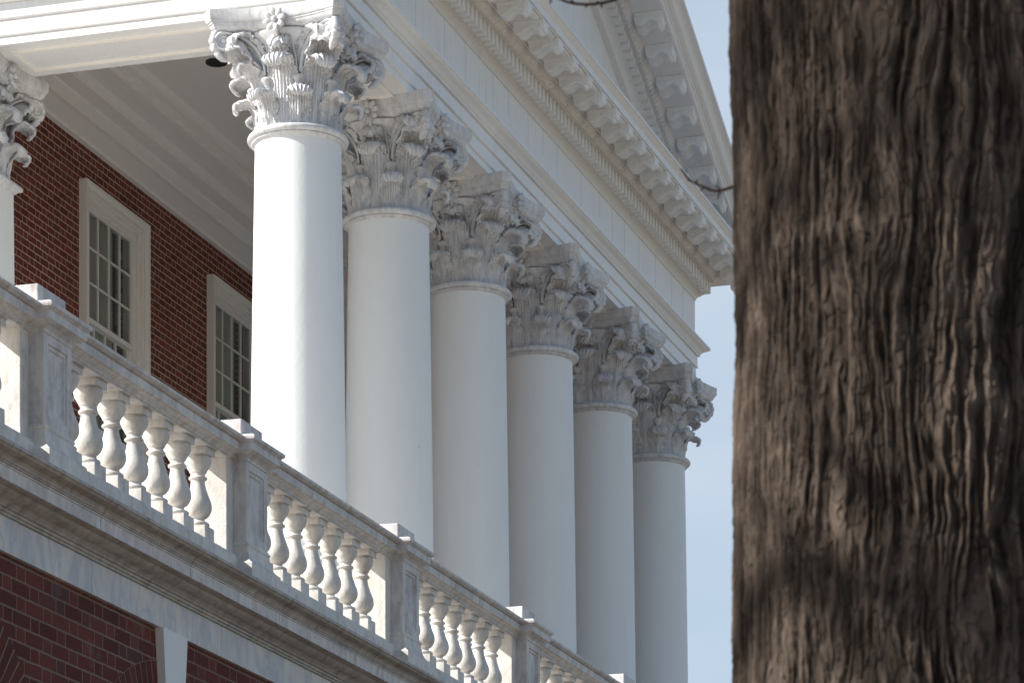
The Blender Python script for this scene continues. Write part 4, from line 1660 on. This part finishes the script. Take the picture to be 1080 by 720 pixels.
ridge = 0.24 * wide_ + 0.32 * r1 + 0.20 * r2 + 0.14 * f_ + 0.10 * g_ - 0.22 * crack * (0.4 + 0.6 * r2)
ridge = np.clip(ridge, 0, 1)
big = vnoise(ua * 7, Zz * 1.1 + 10, 7, 6) - 0.5
knot = 0.03 * np.exp(-((Aa - 3.05) / 0.20) ** 2 - ((Zz - 2.25) / 0.16) ** 2)
disp = 0.023 * (ridge - 0.5) + 0.010 * big + knot * 0.7
flare = np.where(Zz < -0.6, 0.10 * np.cos(Aa * 5 + 0.7) * ((-0.6 - Zz) / 1.0) ** 1.5, 0)
R_ = radius_at(Zz) + disp + flare
P = np.stack([R_ * np.cos(Aa), R_ * np.sin(Aa), Zz - GROUND], axis=-1)
me = bpy.data.meshes.new('trunk')
idx = np.arange(NZz * NA).reshape(NZz, NA)
q0 = idx[:-1, :]
q1 = np.roll(idx, -1, axis=1)[:-1, :]
q2 = np.roll(idx, -1, axis=1)[1:, :]
q3 = idx[1:, :]
F = np.stack([q0, q1, q2, q3], axis=-1).reshape(-1, 4)
me.vertices.add(NZz * NA)
me.vertices.foreach_set('co', P.reshape(-1).astype(np.float32))
me.loops.add(F.size)
me.loops.foreach_set('vertex_index', F.reshape(-1).astype(np.int32))
me.polygons.add(len(F))
me.polygons.foreach_set('loop_start', (np.arange(len(F)) * 4).astype(np.int32))
me.polygons.foreach_set('loop_total', np.full(len(F), 4, dtype=np.int32))
me.polygons.foreach_set('use_smooth', np.ones(len(F), dtype=bool))
me.update()
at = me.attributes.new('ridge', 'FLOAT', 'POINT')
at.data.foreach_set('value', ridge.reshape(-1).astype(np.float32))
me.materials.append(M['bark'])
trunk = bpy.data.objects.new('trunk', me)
link(trunk, tree)

# limbs and bare branches above
rb = random.Random(11)


def branch(m, p, d, L, r, depth):
    pts, rad = [p.copy()], [r]
    n = 7
    for i in range(n):
        d = (d + Vector((rb.uniform(-1, 1), rb.uniform(-1, 1), rb.uniform(-0.6, 0.9))) * 0.16).normalized()
        if (pts[-1].z + GROUND) < 6.0 and d.z < 0.1:
            d.z = 0.2
            d.normalize()
        pts.append(pts[-1] + d * L / n)
        rad.append(r * (1 - 0.62 * (i + 1) / n))
    m.tube(pts, rad, 10 if depth == 0 else (7 if depth == 1 else 5))
    if depth < 3:
        for i in range((6, 6, 4)[depth]):
            j = rb.randint(2, n)
            a = rb.uniform(0, 2 * pi)
            o = d.orthogonal().normalized()
            o = Matrix.Rotation(a, 3, d) @ o
            nd = (d * 0.75 + o * rb.uniform(0.5, 0.95)).normalized()
            if nd.z < 0.02:
                nd.z = rb.uniform(0.05, 0.3)
            branch(m, pts[j], nd, L * rb.uniform(0.5, 0.72), rad[j] * 0.72, depth + 1)


dirs = [((-0.55, 0.62, 0.75), 4.6, 0.22, 6.6), ((0.55, 0.35, 0.9), 4.8, 0.23, 7.0), ((-0.2, -0.7, 0.8), 4.2, 0.20, 6.9), ((0.05, 0.1, 1.0), 5.0, 0.25, 7.2), ((-0.8, 0.35, 0.42), 4.4, 0.15, 5.6), ((-0.38, 0.85, 0.32), 4.8, 0.15, 5.3), ((-0.6, 0.75, 0.25), 4.4, 0.13, 6.0)]
for (d, L, r, z) in dirs:
    m = MB()
    d = Vector(d).normalized()
    branch(m, Vector((d.x * 0.1, d.y * 0.1, z - GROUND)), d, L, r, 0)
    m.build('limb', M['twig'], tree, smooth=True)


# a second bare tree beside the terrace, out of the picture on the sunny side; its branches dapple the trunk
T2 = Vector((TC.x - 0.464 * 8.5, TC.y + 0.886 * 8.5, GROUND))
tree2 = empty('tree', T2, 'smaller bare tree beside the end of the terrace wall, outside the picture', 'tree')
m = MB()
m.tube([(0, 0, 0), (0.02, 0.03, 2.0), (0.0, -0.03, 4.5), (0.05, 0.0, 7.0), (0.1, 0.05, 9.5)], [0.24, 0.19, 0.17, 0.15, 0.10], 14)
m.build('trunk', M['twig'], tree2, smooth=True)
rb = random.Random(5)
for (d, L, r, z) in [((0.7, 0.3, 0.6), 3.2, 0.09, 6.6), ((-0.7, -0.3, 0.7), 3.2, 0.09, 6.9), ((0.5, -0.7, 0.6), 3.0, 0.09, 7.2), ((-0.4, 0.8, 0.6), 3.2, 0.09, 7.6), ((0.8, -0.1, 0.5), 3.0, 0.08, 8.0), ((-0.7, 0.2, 0.5), 3.0, 0.08, 8.3), ((0.1, 0.0, 1.0), 3.0, 0.09, 8.8), ((0.2, -0.8, 0.4), 2.8, 0.07, 7.9)]:
    m = MB()
    d = Vector(d).normalized()
    branch(m, Vector((0, 0, z)), d, L, r, 0)
    m.build('limb', M['twig'], tree2, smooth=True)


# thin twigs that cross the picture
def twig(points, Z, r0, r1, lead=None):
    m = MB()
    pts = []
    for (px, py) in points:
        p = px_point(px, py, Z)
        pts.append(p - Vector((TC.x, TC.y, GROUND)))
    if lead:
        pts = [Vector(q) for q in lead] + pts
    n = len(pts)
    m.tube(pts, [r0 + (r1 - r0) * i / (n - 1) for i in range(n)], 7)
    return m


m = twig([(800, 192), (785, 195), (773, 197), (766, 199.5), (760, 201), (754, 201.3), (749, 200.5), (742, 197), (735.5, 194.5), (731, 192.3), (728, 190), (724, 186.5), (721, 182), (718, 178)], 8.3, 0.0042, 0.0022)
for pp in ([(742, 197), (741, 199.5), (738.5, 201)], [(749, 200.5), (747.5, 197.5)], [(728, 190), (725, 190.5)], [(760, 201), (758, 198), (755.5, 195.5)], [(759, 201), (758.3, 205), (757, 210)], [(735.5, 194.5), (734.6, 191.5), (735, 189)]):
    mm = twig(pp, 8.3, 0.0030, 0.0018)
    m.add(mm.v, mm.f)
m.build('twig', M['twig'], tree, smooth=True)
m = twig([(700, -60), (672, -18), (655, -4), (648, 0.5), (638, 3), (626, 4.8), (615, 5), (605, 4), (597, 2), (590, -1), (580, -6), (566, -12)], 8.6, 0.0042, 0.003, lead=[(0.25, 0.3, 6.9)])
for pp in ([(620, 5), (617.5, 8)], [(606, 4.2), (603, 1), (601, -3)], [(628, 4.6), (631, 1.5)], [(636, 3.2), (634.5, 6), (634, 8.5)], [(583, -4), (581, 0), (580.5, 4)]):
    mm = twig(pp, 8.6, 0.0032, 0.002)
    m.add(mm.v, mm.f)
m.build('twig', M['twig'], tree, smooth=True)
